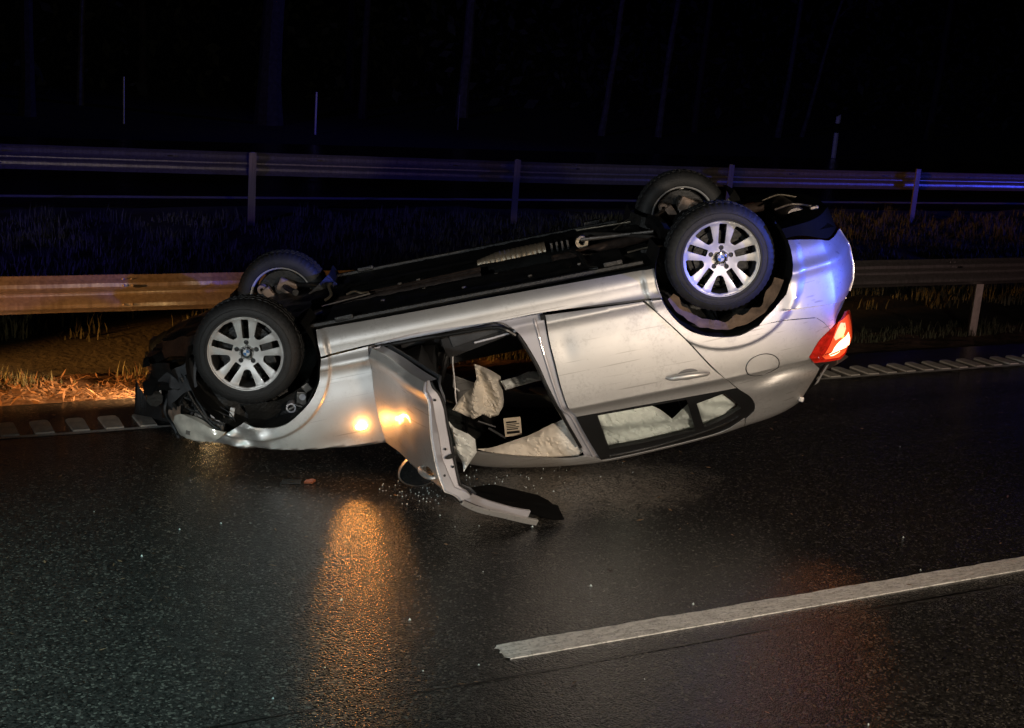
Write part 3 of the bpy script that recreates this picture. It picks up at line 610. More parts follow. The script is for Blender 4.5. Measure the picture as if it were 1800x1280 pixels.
def cdt(loops, step, extra=None):
    pts = np.concatenate(loops); edges = []; k = 0
    for l in loops:
        n = len(l); edges += [(k+i, k+(i+1) % n) for i in range(n)]; k += n
    lo = pts.min(0); hi = pts.max(0)
    g = np.stack(np.meshgrid(np.arange(lo[0]+step*.5, hi[0], step), np.arange(lo[1]+step*.5, hi[1], step)), -1).reshape(-1, 2)
    ok = inside(g, loops[0])
    for h in loops[1:]: ok &= ~inside(g, h)
    g = g[ok]
    if len(g):
        d = np.min(np.linalg.norm(g[:, None, :]-pts[None, :, :], axis=2), axis=1); g = g[d > step*.55]
    if extra is not None:
        e_ = np.asarray(extra, float); e_ = e_[inside(e_, loops[0])]; d = np.min(np.linalg.norm(e_[:, None, :]-pts[None, :, :], axis=2), axis=1); e_ = e_[d > .005]
        d = np.min(np.linalg.norm(g[:, None, :]-e_[None, :, :], axis=2), axis=1); g = np.concatenate([g[d > .011], e_])
    allp = np.concatenate([pts, g]) if len(g) else pts
    vo, _, fo, ov, _, _ = delaunay_2d_cdt([Vector(p) for p in allp], edges, [], 0, 1e-6)
    V = np.array([tuple(v) for v in vo]); F = [f for f in fo if len(f) == 3]
    c = np.array([V[list(f)].mean(0) for f in F]); ok = inside(c, loops[0])
    for h in loops[1:]: ok &= ~inside(c, h)
    F = [f if area(V[list(f)]) > 0 else f[::-1] for f, o in zip(F, ok) if o]
    return V, F
def panel(name, outline, m, parent, holes=(), step=.028, sf=None, side=-1, off=0., hem=.014, bstep=None, raw=False, clampg=False, bulge=0, gap=0, extra=None):
    sf = sf or Sb; bstep = bstep or step*.7
    loops = [np.array(outline, float) if raw else rs(outline, bstep)] + [np.array(h, float) if raw else rs(h, bstep) for h in holes]
    for i in range(len(loops)):
        if (area(loops[i]) > 0) != (i == 0): loops[i] = loops[i][::-1]
    if gap:
        l = loops[0]; tg = np.roll(l, -1, 0)-np.roll(l, 1, 0); tg /= np.linalg.norm(tg, axis=1)[:, None]+1e-9; loops[0] = l+gap*np.stack([-tg[:, 1], tg[:, 0]], -1)
    P, F = cdt(loops, step, extra)
    def lift(p):
        y = sf(p[:, 0], p[:, 1])+off
        if bulge:
            d = np.min(np.linalg.norm(p[:, None, :]-loops[0][None], axis=2), axis=1); y = y+bulge*(1-np.exp(-d/.025))
        return y
    e = .004
    def nrm(p):
        sx = (lift(p+[e, 0])-lift(p-[e, 0]))/(2*e); sz = (lift(p+[0, e])-lift(p-[0, e]))/(2*e)
        n = np.stack([-sx, np.full(len(p), float(side)), -sz], -1); return n/np.linalg.norm(n, axis=1)[:, None]
    y = lift(P); N = nrm(P); V = np.stack([P[:, 0], side*y, P[:, 1]], -1)
    V = V.tolist(); N = N.tolist(); F = [tuple(f) if side < 0 else tuple(f[::-1]) for f in F]
    for l in loops:
        n = len(l); yl = lift(l); nl = nrm(l); T = np.stack([l[:, 0], side*yl, l[:, 1]], -1); B = T-nl*hem
        tg = np.roll(T, -1, 0)-np.roll(T, 1, 0); hn = np.cross(tg, nl)*(1 if side < 0 else -1); hn /= np.linalg.norm(hn, axis=1)[:, None]+1e-9
        k = len(V); V += T.tolist()+B.tolist(); N += hn.tolist()*2
        for i in range(n):
            q = (k+i, k+n+i, k+n+(i+1) % n, k+(i+1) % n); F.append(q if side < 0 else q[::-1])
    if clampg: V = [clampz(v) for v in V]
    return mesh_obj(name, V, F, m, parent, True, N)
def line3(pts, side=-1, off=0., n=None, sf=None):
    sf = sf or Sb; p = np.array(pts, float); y = sf(p[:, 0], p[:, 1])+off
    return [(a, side*b, c) for (a, c), b in zip(p, y)]
def dense(pts, k=5):
    P = [np.array(p, float) for p in pts]; n = len(P); out = []
    for i in range(n-1):
        p0 = P[max(i-1, 0)]; p3 = P[min(i+2, n-1)]; m1 = (P[i+1]-p0)/2; m2 = (p3-P[i])/2
        for j in range(k):
            t = j/k; out.append((2*t**3-3*t*t+1)*P[i]+(t**3-2*t*t+t)*m1+(-2*t**3+3*t*t)*P[i+1]+(t**3-t*t)*m2)
    return out+[P[-1]]
ZRf = lambda x: float(herm(x, *ZR))
def lim(pts, d=.04): return [(x, min(z, ZRf(x)-d)) for x, z in pts]
BODYEXTRA = {}

# ---- side panels, both sides
TOPB = {}
cpil = [(-1.74, ZRf(-1.74)-.035), (-1.60, ZRf(-1.60)-.035), (-1.45, ZRf(-1.45)-.035), (-1.393, ZRf(-1.393)-.035)]
QUART = OUT['q_a'] + OUT['q_b'] + cpil + OUT['q_c']
WFO = lim(OUT['window_frame'], .075)
RAIL = lim(OUT['rail_in'], .072)
def shrink(pts, d):
    p = rs(pts, .03); n = len(p); a = 1 if area(p) > 0 else -1; out = []
    for i in range(n):
        t = p[(i+1) % n]-p[i-1]; t /= np.linalg.norm(t)+1e-9; out.append(p[i]+a*d*np.array([-t[1], t[0]]))
    return out
RAILP = [(-1.393, min(1.252, ZRf(-1.393)-.075))]+RAIL[1:-1]+[(-.507, ZRf(-.507)-.075), (-.43, 1.305), (-.419, 1.296), (-.311, 1.294), (-.078, 1.23), (.197, 1.125), (.40, 1.02), (.60, .935)]
RAILP += [(x, ZRf(x)-.035) for x in (.60, .40, .2, 0, -.2, -.4, -.6, -.8, -1.0, -1.2, -1.393)]
CR = OUT['crease']
def rings(k):
    cx, cz, r = XA[k]; return [(cx+(r+d)*math.cos(t), cz+(r+d)*math.sin(t)) for d in (.030, .052, .061, .0665, .072, .0785, .090) for t in np.arange(R(-25), R(205), .0115/r)]
for side in (-1, 1):
    nm = '' 
    panel('sill', OUT['sill'], M['paint'], car, side=side, step=.024, gap=.0035, hem=.03)
    panel('front_fender', OUT['fender'], M['paint'], car, side=side, step=.018, gap=.0035, hem=.025, extra=rings('f'))
    rd = panel('rear_door', OUT['rear_door'], M['paint'], car, side=side, sf=lambda x, z: S(x, z)-.004*np.exp(-((x+.42)/.05)**2-((z-.55)/.07)**2), step=.022, gap=.0045, hem=.03)
    q = panel('quarter_panel', QUART, M['paint'], car, side=side, step=.022, gap=.0035, hem=.03, extra=rings('r'))
    panel('roof_rail', RAILP, M['paint'], car, side=side, step=.02, clampg=True)
    gl, qg = lim(OUT['glass'], .1), lim(OUT['qglass'], .1)
    wf = panel('window_frame', WFO, M['seal'], rd, holes=[gl, qg], side=side, off=-.004, step=.03, hem=.03, sf=S)
    panel('window_pane', shrink(gl, -.006), M['glass'], rd, side=side, off=-.018, step=.05, hem=.004, sf=S)
    panel('window_pane', shrink(qg, -.006), M['glass'], rd, side=side, off=-.018, step=.05, hem=.004, sf=S)
    b = MB(); b.tube(line3(dense(lim([(-.555, 1.325), (-.83, 1.322), (-1.10, 1.292), (-1.262, 1.262), (-1.36, 1.225)], .1), 6), side, -.001, sf=S), .0055, 6); b.build('window_trim', M['chrome'], rd, smooth=True)
    # door handle: bar standing off a shallow bowl
    h0 = empty('door_handle', rd)
    b = MB(); pts = [(-.955, .838, .002), (-.975, .838, .026), (-1.02, .8385, .036), (-1.08, .840, .038), (-1.14, .846, .034), (-1.185, .853, .022), (-1.198, .855, .004)]
    b.tube([(x, side*(float(Sb(x, z))+d), z) for x, z, d in dense(pts, 4)], [.008+.012*math.sin(math.pi*i/24) for i in range(25)], 10)
    rr = b.build('handle_bar', M['paint'], rd, smooth=True)
    bpy.data.objects.remove(h0)
    a = [(-1.08+.062*math.cos(t), .843+.034*math.sin(t)) for t in np.linspace(0, 2*math.pi, 20, endpoint=False)]
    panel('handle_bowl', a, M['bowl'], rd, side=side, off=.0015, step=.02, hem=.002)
    # fuel flap on the visible side only: a round lid in its own gap
    if side < 0:
        FL = [(-1.513+.098*math.cos(t), .886+.072*math.sin(t)) for t in np.linspace(0, 2*math.pi, 40, endpoint=False)]
        panel('fuel_flap', FL, M['paint'], q, side=side, off=.0035, step=.018, hem=.012)
        b = MB(); b.tube(line3(FL+FL[:1], side, .002), .0036, 5); b.build('flap_gap', M['black'], q)
    # wheel arch liners
    for (cx, cz, r), n0 in ((XA['f'], 'f'), (XA['r'], 'r')):
        b = MB(); K = 40; rows = ((.872, r+.008), (.82, r-.002), (.78, r+.012), (.72, r+.015), (.5, r+.02), (.42, r-.05), (.40, .02))
        V = []
        for yy, rr in rows:
            for k in range(K+1):
                t = R(-30)+R(240)*k/K; V.append((cx+rr*math.cos(t), side*yy, cz+rr*math.sin(t)+.006*math.sin(k*1.7)))
        F = [(i*(K+1)+j, i*(K+1)+j+1, (i+1)*(K+1)+j+1, (i+1)*(K+1)+j) for i in range(len(rows)-1) for j in range(K)]
        b.add(V, F); lin = b.build('wheel_arch_liner', M['underbody'], car, smooth=True)
    # torn brown felt edge of the rear liner
    b = MB(); cx, cz, r = XA['r']; V = []; K = 44
    for k in range(K+1):
        t = R(18)+R(140)*k/K; rr = r-.028-.012*mnoise.noise((k*.35, side, 0)); wd = .045+.03*mnoise.noise((k*.22, 3, side))
        V += [(cx+rr*math.cos(t), side*.835, cz+rr*math.sin(t)), (cx+(rr-wd)*math.cos(t), side*(.79+.02*mnoise.noise((k*.5, 7, 0))), cz+(rr-wd)*math.sin(t))]
    b.add(V, [(2*k, 2*k+2, 2*k+3, 2*k+1) for k in range(K)]); b.build('liner_edge', M['mud'], car, smooth=True)

# ---- pillar and jamb inside the open front door
panel('b_pillar', lim(OUT['bpillar'], .07), M['jamb'], car, off=-.035, step=.025, hem=.05, sf=S)
b = MB(); b.tube(line3(dense([(-.165, .43), (-.228, .60), (-.266, .755), (-.304, .90), (-.36, 1.10), (-.394, 1.225)], 5), -1, -.028, sf=S), .010, 8); b.build('pillar_seal', M['seal'], car, smooth=True)
b = MB(); b.tube(line3(dense([(-.275, .36), (-.285, .5), (-.297, .63), (-.312, .77), (-.335, .92), (-.375, .99), (-.425, 1.18), (-.465, 1.33)], 5), -1, -.026, sf=S), .007, 6); b.build('pillar_ridge', M['jamb'], car, smooth=True)
b = MB(); b.tube(line3(dense([(.62, .345), (.46, .345), (.2, .352), (-.03, .362), (-.10, .385), (-.15, .43)], 5), -1, -.03, sf=S), .012, 8); b.build('sill_seal', M['seal'], car, smooth=True)
b = MB(); yy = float(S(.3, .33))
b.add([(.68, -yy+.012, .325), (-.33, -yy+.012, .338), (-.33, -yy+.09, .352), (.68, -yy+.09, .340), (.68, -yy+.10, .30), (-.33, -yy+.10, .31)], [(0, 1, 2, 3), (3, 2, 5, 4)]); b.build('door_sill_step', M['jamb'], car)
b = MB(); b.add([(.30, -yy-.001, .343), (-.03, -yy-.002, .353), (-.03, -yy-.003, .345), (.30, -yy-.002, .336)], [(0, 1, 2, 3)]); b.build('sill_scuff_strip', M['black'], car)
b = MB(); b.box((-.325, -.842, .355), (.028, .03, .03)); b.build('jamb_plug', M['black'], car)
# front hinge pillar
b = MB(); V = []
for z in np.linspace(.33, .92, 12):
    yS = float(S(.69, z)); V += [(.70, -yS+.012, z), (.675, -yS+.03, z), (.66, -yS+.11, z), (.60, -yS+.16, z)]
b.add(V, [(i*4+j, i*4+j+1, i*4+4+j+1, i*4+4+j) for i in range(11) for j in range(3)]); b.build('hinge_pillar', M['jamb'], car, smooth=True)
b = MB()
for z in (.46, .78): b.box((.655, -.862, z), (.07, .05, .05)); b.tube([(.645, -.885, z-.035), (.645, -.885, z+.035)], .012, 8)
b.build('door_hinge', M['jamb'], car)
b = MB(); b.box((.60, -.87, .63), (.12, .018, .024), Matrix.Rotation(R(35), 3, 'Z')); b.build('door_check_strap', M['steel'], car)

# ---- roof, glass, hood, boot
def skin(name, xs, hw, zs, crown, m, nt=25, amp=0, yoff=0, clampit=True, sf=.02):
    V = []; T = np.linspace(-1, 1, nt)
    for x in xs:
        for t in T:
            z = zs(x)+crown*(1-t*t)*(1-.25*t*t)+amp*mnoise.noise((x*6, t*3, 4)); p = (x, t*hw(x), z); V.append(clampz(p, .008+.004*mnoise.noise((x*9, t*7, 1))) if clampit else p)
    k = len(xs); b = MB(); b.add(V, [(i*nt+j, i*nt+j+1, (i+1)*nt+j+1, (i+1)*nt+j) for i in range(k-1) for j in range(nt-1)])
    return b.build(name, m, car, smooth=True)
top = lambda x: ZRf(x)-.035
hw = lambda x: float(S(x, top(x)))
skin('roof', np.linspace(.32, -1.12, 40), hw, top, .05, M['paint'])
skin('headliner', np.linspace(.30, -1.10, 20), lambda x: hw(x)-.02, lambda x: top(x)-.045, .03, M['headliner'])
skin('rear_window', np.linspace(-1.121, -1.74, 14), hw, top, .05, M['darkglass'])
skin('windscreen', np.linspace(.321, .70, 16), lambda x: hw(x)*1.0, top, .03, M['crazed'], amp=.05)
HT = np.array(sorted([(.66, .893), (.84, .900), (1.07, .864), (1.3, .822), (1.5, .785), (1.66, .744), (1.75, .71), (1.92, .63)]))
hz = lambda x: float(herm(x, HT[:, 0], HT[:, 1]))
skin('bonnet', np.linspace(.68, 1.93, 50), lambda x: float(S(x, hz(x)))-.012, lambda x: hz(x)-.004, .06, M['paint'], amp=.02)
skin('boot_lid', np.linspace(-1.745, -2.12, 16), lambda x: .60-1.4*(x+1.745)**2, lambda x: 1.11+.06*(x+1.745), .02, M['paint'], clampit=False)
# open edge of the boot lid: black gap, then the bright lid flange standing off the wing
e0 = [(-1.872, 1.012), (-1.845, 1.065), (-1.815, 1.115), (-1.772, 1.195)]
b = MB(); P_ = [(x, -float(S(x, min(z, ZRf(x)-.04)))+.02, z) for x, z in dense(e0, 4)]
P2 = [(x-.055, y+.07, z+.015) for x, y, z in P_]
b.add(P_+P2, [(i, i+1, len(P_)+i+1, len(P_)+i) for i in range(len(P_)-1)]); b.build('boot_gap', M['black'], car)
b = MB()
pp = [(x-.058, y+.02, z-.004) for x, y, z in P_[2:-2]]; pq = [(x-.020, y-.006, z-.012) for x, y, z in pp]; ps = [(x-.004, y+.05, z+.02) for x, y, z in pp]; n = len(pp)
b.add(pq+pp+ps, [(i, i+1, n+i+1, n+i) for i in range(n-1)]+[(n+i, n+i+1, 2*n+i+1, 2*n+i) for i in range(n-1)]); b.build('boot_lid_flange', M['paint'], car, smooth=True)
b = MB(); b.box((-1.750, -.640, 1.215), (.03, .03, .03), Matrix.Rotation(.5, 3, 'Y')); b.build('boot_lid_corner', M['paint'], car, bevel=.006)

# ---- rear bumper, lofted round the corner
SE = np.array(OUT['seam'][::-1]); 
ztop = lambda x: float(np.interp(x, [-2.40, -2.10, -2.03, -1.945, -1.916, -1.869, -1.75, -1.617, -1.522], [.72, .725, .735, .772, .726, .679, .657, .64, .643]))
AB = np.array(sorted([(z, x) for x, z in OUT['arch_b']]))
archx = lambda z: float(np.interp(z, AB[:, 0], AB[:, 1]))
dx_ = lambda z: float(np.interp(z, [.18, .22, .29, .36, .41, .515, .60, .66, .71], [.16, .10, .05, .018, 0, -.004, .015, .05, .085]))
def bumper():
    nv, nt = 64, 56; V = []; zlo = lambda x: float(np.interp(-x, [1.78, 2.0, 2.12, 2.25, 2.36], [.215, .262, .29, .30, .30]))
    def colpt(x, z, side):
        y = float(Sb(x, z, False)) if x > -2.0 else float(S(x, z))
        ck = .587+(-x-1.676)*.128; k = float(sstep(-1.64, -1.78, np.array(x)))
        y += k*(.034*float(sstep(ck+.004, ck-.006, np.array(z)))*float(sstep(.24, .40, np.array(z))))
        y -= .03*float(sstep(.30, .19, np.array(z)))
        return y
    ckf = lambda x: .587+(-x-1.676)*.128
    rowsv = [(0, u) for u in np.linspace(0, 1, 36)]+[(1, u) for u in np.linspace(0, 1, 18)]
    nv = len(rowsv)-1
    for part, v in rowsv:
        xa = archx((.215+v*(.581-.215)) if part == 0 else (.591+v*(.640-.591))); row = []
        xe = -2.36
        for it in range(nt+1):
            t = it/nt; t2 = 1-(1-t)**1.5; x = xa+t2*(xe-xa); c_ = ckf(x)
            z = zlo(x)+v*(c_-.006-zlo(x)) if part == 0 else c_+.004+v*(ztop(x)-c_-.004)
            row.append(((x if x > -2.0 else -2.0+(x+2.0)*.62)+dx_(z)*.8*float(sstep(-1.9, -2.2, np.array(x))), -colpt(x, z, -1), z))
        x, y, z = row[-1]
        mid = [(x-.03*(1-(u)**2), y*u, z) for u in np.linspace(1, -1, 15)[1:-1]]
        full = row+mid+[(a, -b_, c) for a, b_, c in row[::-1]]
        V += full
    k = len(full); b = MB(); b.add(V, [(i*k+j, (i+1)*k+j, (i+1)*k+j+1, i*k+j+1) for i in range(nv) for j in range(k-1)])
    o = b.build('rear_bumper', M['paint'], car, smooth=True); return o
rb = bumper()
# black valance turning under, and the boot floor
V = []; prof = [(-1.80, .215), (-2.02, .205), (-2.20, .205), (-2.27, .205)]
b = MB()
def plan(x): return float(S(x, .22))-.05
U = [((x if x > -2.0 else -2.0+(x+2.0)*.62), -plan(x)+.02) for x in np.linspace(-1.80, -2.32, 14)]; U = U+[(-2.215, 0)]+[(x, -y) for x, y in U[::-1]]
n = len(U)
b.add([(x+.012, y*.985, .22+.095*float(sstep(-1.85, -2.15, np.array(x)))) for x, y in U]+[(x+.05, y*.94, .168) for x, y in U]+[(min(x+.25, -1.74), y*.8, .175) for x, y in U], [(i*n+j, i*n+j+1, (i+1)*n+j+1, (i+1)*n+j) for i in range(2) for j in range(n-1)])
b.build('rear_valance', M['valance'], car, smooth=True)
ys_ = np.linspace(-.60, .60, 13); b = MB(); b.add([(-2.16+.36*y*y, y, .72) for y in ys_]+[(-2.13+.36*y*y, y, 1.06) for y in ys_], [(i, i+1, 14+i, 13+i) for i in range(12)]); b.build('boot_panel', M['paint'], car)

# ---- tail lamps
TL = [(-1.945, .775), (-2.02, .745), (-2.085, .722), (-2.13, .75), (-2.145, .83), (-2.125, .91), (-2.06, .965), (-1.998, .995), (-1.90, .975), (-1.826, .957), (-1.795, .903), (-1.866, .823)]
ST = lambda x, z: S(x, np.minimum(z, .93))-4.5*np.clip(-2.03-x, 0, 1)**1.5-.25*np.clip(z-.93, 0, 1)
for side in (-1, 1):
    tl = panel('tail_lamp', TL, M['lens_red'], car, side=side, off=-.004, step=.02, sf=ST, bulge=.008)
    panel('lit_glow', [(-2.0, .745), (-2.06, .735), (-2.10, .75), (-2.115, .83), (-2.10, .90), (-2.05, .95), (-1.99, .975), (-1.90, .955), (-1.875, .925), (-1.93, .86)], M['lit_glow'], tl, side=side, off=.0052, step=.018, sf=ST, hem=.002)
    panel('lit_chamber', [(-2.015, .752), (-2.045, .765), (-2.045, .80), (-2.015, .835), (-1.965, .845), (-1.958, .825), (-1.985, .785)], M['lit_pink'], tl, side=side, off=.0062, step=.012, sf=ST, hem=.002)
    panel('lit_chamber', [(-2.065, .835), (-2.075, .88), (-2.05, .915), (-2.0, .94), (-1.945, .948), (-1.915, .935), (-1.935, .912), (-1.955, .885), (-1.99, .86)], M['lit_white'], tl, side=side, off=.0062, step=.012, sf=ST, hem=.002)
    for a in ([(-1.865, .90), (-1.90, .86)], [(-1.85, .92), (-1.88, .945)]):
        b = MB(); b.tube(line3(dense(a, 4), side, .006, sf=ST), .005, 5); b.build('lens_rib', M['lens_red'], tl)
# ---- headlamp (visible side, torn from its frame) and the lit one on the far side
hl = panel('headlamp', OUT['headlight'], M['lamp_clear'], car, step=.014, sf=lambda x, z: S(x, z)+.008*np.sin(38*x+20*z), bulge=.014, off=.004, hem=.03)
b = MB(); b.lathe([(-.765, .004), (-.775, .016), (-.770, .022)], 14, ctr=(1.70, 0, .672)); b.build('bulb_reflector', M['white'], hl, smooth=True)
b = MB(); b.box((1.80, -.815, .64), (.11, .006, .025), Matrix.Rotation(R(25), 3, 'Y')); b.build('lamp_divider', M['steel'], hl)
hf = panel('headlamp', OUT['headlight'], M['lamp_clear'], car, step=.02, side=1, sf=S, off=.004, hem=.03); hf['label'] = 'lit headlamp on the far side'
b = MB(); b.lathe([(.0, .001), (.004, .05), (-.01, .055)], 20, axis='x', ctr=(1.98, .56, .60)); m_ = mat('lit_headlamp_bulb', (1, .8, .5), emit=(1, .66, .30), estr=45); b.build('lit_bulb', m_, hf, smooth=True)
hb = CAR @ Vector((2.03, .56, .60))
lamp('wreck_headlamp_beam', 'SPOT', hb, 340, (1, .50, .20), .05, (1.70, 8.98, 0), 64, .9)
lamp('tail_lamp_light', 'POINT', CAR @ Vector((-2.13, -.82, .86)), 1.7, (1, .30, .07), .04)

# ---- side repeater, flashing amber on the visible wing
b = MB(); V = []
rp = OUT['repeater'][0]; ys = float(Sb(rp[0], rp[1]))
pts = [(rp[0]+.034*math.cos(t), rp[1]+.017*math.sin(t)) for t in np.linspace(0, 2*math.pi, 18, endpoint=False)]
panel('side_repeater', pts, M['amber'], car, off=.006, step=.012, hem=.006, bulge=.004)
rl = lamp('side_repeater_light', 'POINT', CAR @ Vector((rp[0]+.0, -ys-.055, rp[1])), 1.25, (1, .42, .11), .03)

# ---- wheels
def rimface(r):
    r = np.asarray(r, float); return np.interp(r, [0, .05, .075, .13, .19, .205, .212, .222], [.030, .030, .026, .014, .006, .0, -.004, -.002])
def wheel(x, y, z, side, spin, steer=0):
    wh = empty('wheel', car, (x, y, z)); wh.rotation_euler = (0, 0, steer if side < 0 else math.pi+steer)
    # tyre with shoulder blocks
    n = 168; prof = [(-.002, .214), (-.014, .222), (-.017, .245), (-.012, .275), (.004, .297), (.016, .306), (.030, .311), (.058, .3135), (.060, .305), (.068, .305), (.070, .314), (.098, .3145), (.100, .306), (.110, .306), (.112, .3145), (.142, .314), (.144, .305), (.152, .305), (.154, .3135), (.182, .311), (.196, .306), (.208, .297), (.222, .275), (.227, .245), (.222, .222), (.208, .214)]
    V = []; k = len(prof)
    for j in range(n):
        t = 2*math.pi*j/n; cut = (j % 3 == 0)
        for i, (a, r) in enumerate(prof):
            sh = a+.0
            if cut and (4 <= i <= 7 or 18 <= i <= 21): r = r-.0045
            if (j % 4 == 0) and 10 <= i <= 15: r = r-.0035
            if i in (3, 22): r += .0012*math.sin(j*.9)
            V.append((r*math.cos(t), a, r*math.sin(t)))
    F = [(j*k+i, ((j+1) % n)*k+i, ((j+1) % n)*k+i+1, j*k+i+1) for j in range(n) for i in range(k-1)]
    b = MB(); b.add(V, F); ty = b.build('tyre', M['rubber'], wh, smooth=True)
    b = MB(); b.lathe([(-.0185, .232), (-.0195, .234), (-.0185, .236)], 72); b.lathe([(-.0165, .262), (-.0175, .264), (-.0162, .266)], 72); b.build('tyre_ridge', M['rubber'], wh, smooth=True)
    # alloy face with five double spokes
    P = lambda r, a: (r*math.cos(a), r*math.sin(a))
    outer = [P(.219, 2*math.pi*i/120) for i in range(120)]; holes = []
    for q in range(5):
        a0 = spin+2*math.pi*q/5
        pol = []; ca, sa = math.cos(a0), math.sin(a0)
        for (rr, hw_) in ((.083, .016), (.086, .0195), (.11, .0205), (.15, .021), (.194, .0215), (.1985, .020), (.2005, .016)): pol.append((rr, hw_))
        loop = [(rr, -h) for rr, h in pol]+[(rr, h) for rr, h in pol[::-1]]
        holes.append([(rr*ca-h*sa, rr*sa+h*ca) for rr, h in loop])
        a1 = a0+math.pi/5
        pol = [(.1015, 4.5), (.1045, 8.0), (.112, 10.6), (.135, 12.4), (.16, 13.7), (.19, 14.8), (.199, 14.3), (.2025, 12.5)]
        holes.append([P(rr, a1-R(d)) for rr, d in pol]+[P(rr, a1) for rr in (.2045,)]+[P(rr, a1+R(d)) for rr, d in pol[::-1]]+[P(.1005, a1)])
        holes.append([(.060*ca+.0145*math.cos(t), .060*sa+.0145*math.sin(t)) for t in np.linspace(0, 2*math.pi, 14, endpoint=False)])
    loops = [np.array(outer)]+[np.array(h) for h in holes]
    for i in range(len(loops)):
        if (area(loops[i]) > 0) != (i == 0): loops[i] = loops[i][::-1]
    p2, F = cdt(loops, .0125)
    def dep(p):
        r = np.hypot(p[:, 0], p[:, 1]); d = rimface(r)
        a = np.arctan2(p[:, 1], p[:, 0])-spin; k = (np.mod(a+math.pi/5, 2*math.pi/5)-math.pi/5)
        lat = r*np.abs(np.sin(k)); w2 = .5*(r*math.sin(R(8))+.022)
        return d+.0016*np.clip((r-.07)/.04, 0, 1)*np.clip((.205-r)/.02, 0, 1)*((lat-.035)/.02)**2
    y2 = dep(p2); e = .002
    nx = (dep(p2+[e, 0])-dep(p2-[e, 0]))/(2*e); nz = (dep(p2+[0, e])-dep(p2-[0, e]))/(2*e)
    V = np.stack([p2[:, 0], y2, p2[:, 1]], -1).tolist(); N = np.stack([nx, -np.ones(len(p2)), nz], -1); N = (N/np.linalg.norm(N, axis=1)[:, None]).tolist()
    F = [tuple(f) for f in F]
    for l in loops:
        n_ = len(l); yl = dep(l); tg = np.roll(l, -1, 0)-np.roll(l, 1, 0); tg /= np.linalg.norm(tg, axis=1)[:, None]; hn = np.stack([tg[:, 1], np.zeros(n_), -tg[:, 0]], -1)
        k0 = len(V); inn = l-np.stack([tg[:, 1], -tg[:, 0]], -1)*0
        V += np.stack([l[:, 0], yl, l[:, 1]], -1).tolist()+np.stack([l[:, 0], yl+.010, l[:, 1]], -1).tolist(); N += hn.tolist()*2
        F += [(k0+i, k0+n_+i, k0+n_+(i+1) % n_, k0+(i+1) % n_) for i in range(n_)]
    mesh_obj('rim', V, F, M['rim'], wh, True, N)
    b = MB(); b.lathe([(-.004, .2225), (-.010, .220), (-.008, .215), (-.002, .2125)], 96); b.build('rim_lip', M['rim'], wh, smooth=True)
    b = MB(); b.lathe([(.02, .212), (.04, .204), (.13, .200), (.19, .206), (.203, .214), (.207, .219)], 72); b.build('rim_barrel', M['rimdark'], wh, smooth=True)
    b = MB(); b.lathe([(.196, .203), (.206, .206), (.211, .213), (.211, .221), (.204, .224)], 72); b.build('inner_rim_lip', M['rim'], wh, smooth=True)
    b = MB(); b.lathe([(.095, .06), (.095, .148), (.117, .148), (.117, .06)], 48); b.lathe([(.03, .0), (.03, .07), (.075, .075)], 32); b.build('brake_disc', M['underbody'], wh, smooth=True)
    b = MB(); b.lathe([(.125, .02), (.125, .178), (.118, .185)], 40); b.build('dust_shield', M['underbody'], wh, smooth=True)
    b = MB(); b.box((-.115 if side < 0 else .115, .085, .02), (.075, .085, .16), None); b.build('brake_caliper', M['underbody'], wh, bevel=.012)
    for q in range(5):
        a0 = spin+2*math.pi*q/5; b = MB(); b.lathe([(.042, .001), (.042, .009), (.06, .0095)], 8, ctr=(.060*math.cos(a0), 0, .060*math.sin(a0))); b.build('lug_bolt', M['black'], wh)
    # centre cap with the quartered blue and white roundel
    cap = MB(); mats = [M['chrome'], M['black'], M['blue'], M['white']]; V = []; F = []; mi = []
    def ring(r1, r2, ya, yb, idx, segs=40):
        k0 = len(V)
        for i in range(segs):
            t = 2*math.pi*i/segs; V.extend([(r1*math.cos(t), ya, r1*math.sin(t)), (r2*math.cos(t), yb, r2*math.sin(t))])
        for i in range(segs):
            j = (i+1) % segs; F.append((k0+2*i, k0+2*j, k0+2*j+1, k0+2*i+1)); mi.append(idx)
    ring(.034, .0325, .030, .022, 0); ring(.0325, .0300, .022, .0205, 0); ring(.0300, .0195, .0205, .0190, 1); ring(.0195, .0182, .019, .0186, 3)
    for q in range(4):
        k0 = len(V); V.append((0, .0175, 0))
        for i in range(9):
            t = spin+math.pi/2*(q+i/8); V.append((.0182*math.cos(t), .0185, .0182*math.sin(t)))
        for i in range(8): F.append((k0, k0+1+i, k0+2+i)); mi.append(2 if q % 2 else 3)
    o = mesh_obj('hub_cap', V, F, mats, wh, False)
    for p_, i_ in zip(o.data.polygons, mi): p_.material_index = i_
    # the three letters on the black ring
    lv, lf = [], []
    for ch, da in (('B', .75), ('M', 0), ('W', -.75)):
        c = bpy.data.curves.new('emblem_text', 'FONT'); c.body = ch; c.size = .0105; c.align_x = 'CENTER'; c.align_y = 'CENTER'
        to = bpy.data.objects.new('emblem_text', c); C.objects.link(to); bpy.context.view_layer.update()
        me = to.evaluated_get(bpy.context.evaluated_depsgraph_get()).to_mesh()
        th = spin+da; k0 = len(lv)
        for v in me.vertices:
            px, py = v.co.x, v.co.y+.0247
            # rotate so +py points outward along th (wheel plane, seen from -y: x right, z up)
            lv.append((px*math.sin(th)+py*math.cos(th), .0188, -px*math.cos(th)+py*math.sin(th)))
        for pl_ in me.polygons: lf.append(tuple(k0+i for i in pl_.vertices))
        to.evaluated_get(bpy.context.evaluated_depsgraph_get()).to_mesh_clear(); bpy.data.objects.remove(to); bpy.data.curves.remove(c)
    mesh_obj('emblem_letters', lv, lf, M['white'], wh)
    return wh
wheel(1.385, -.842, .222, -1, R(-90)-R(12), R(1.5))
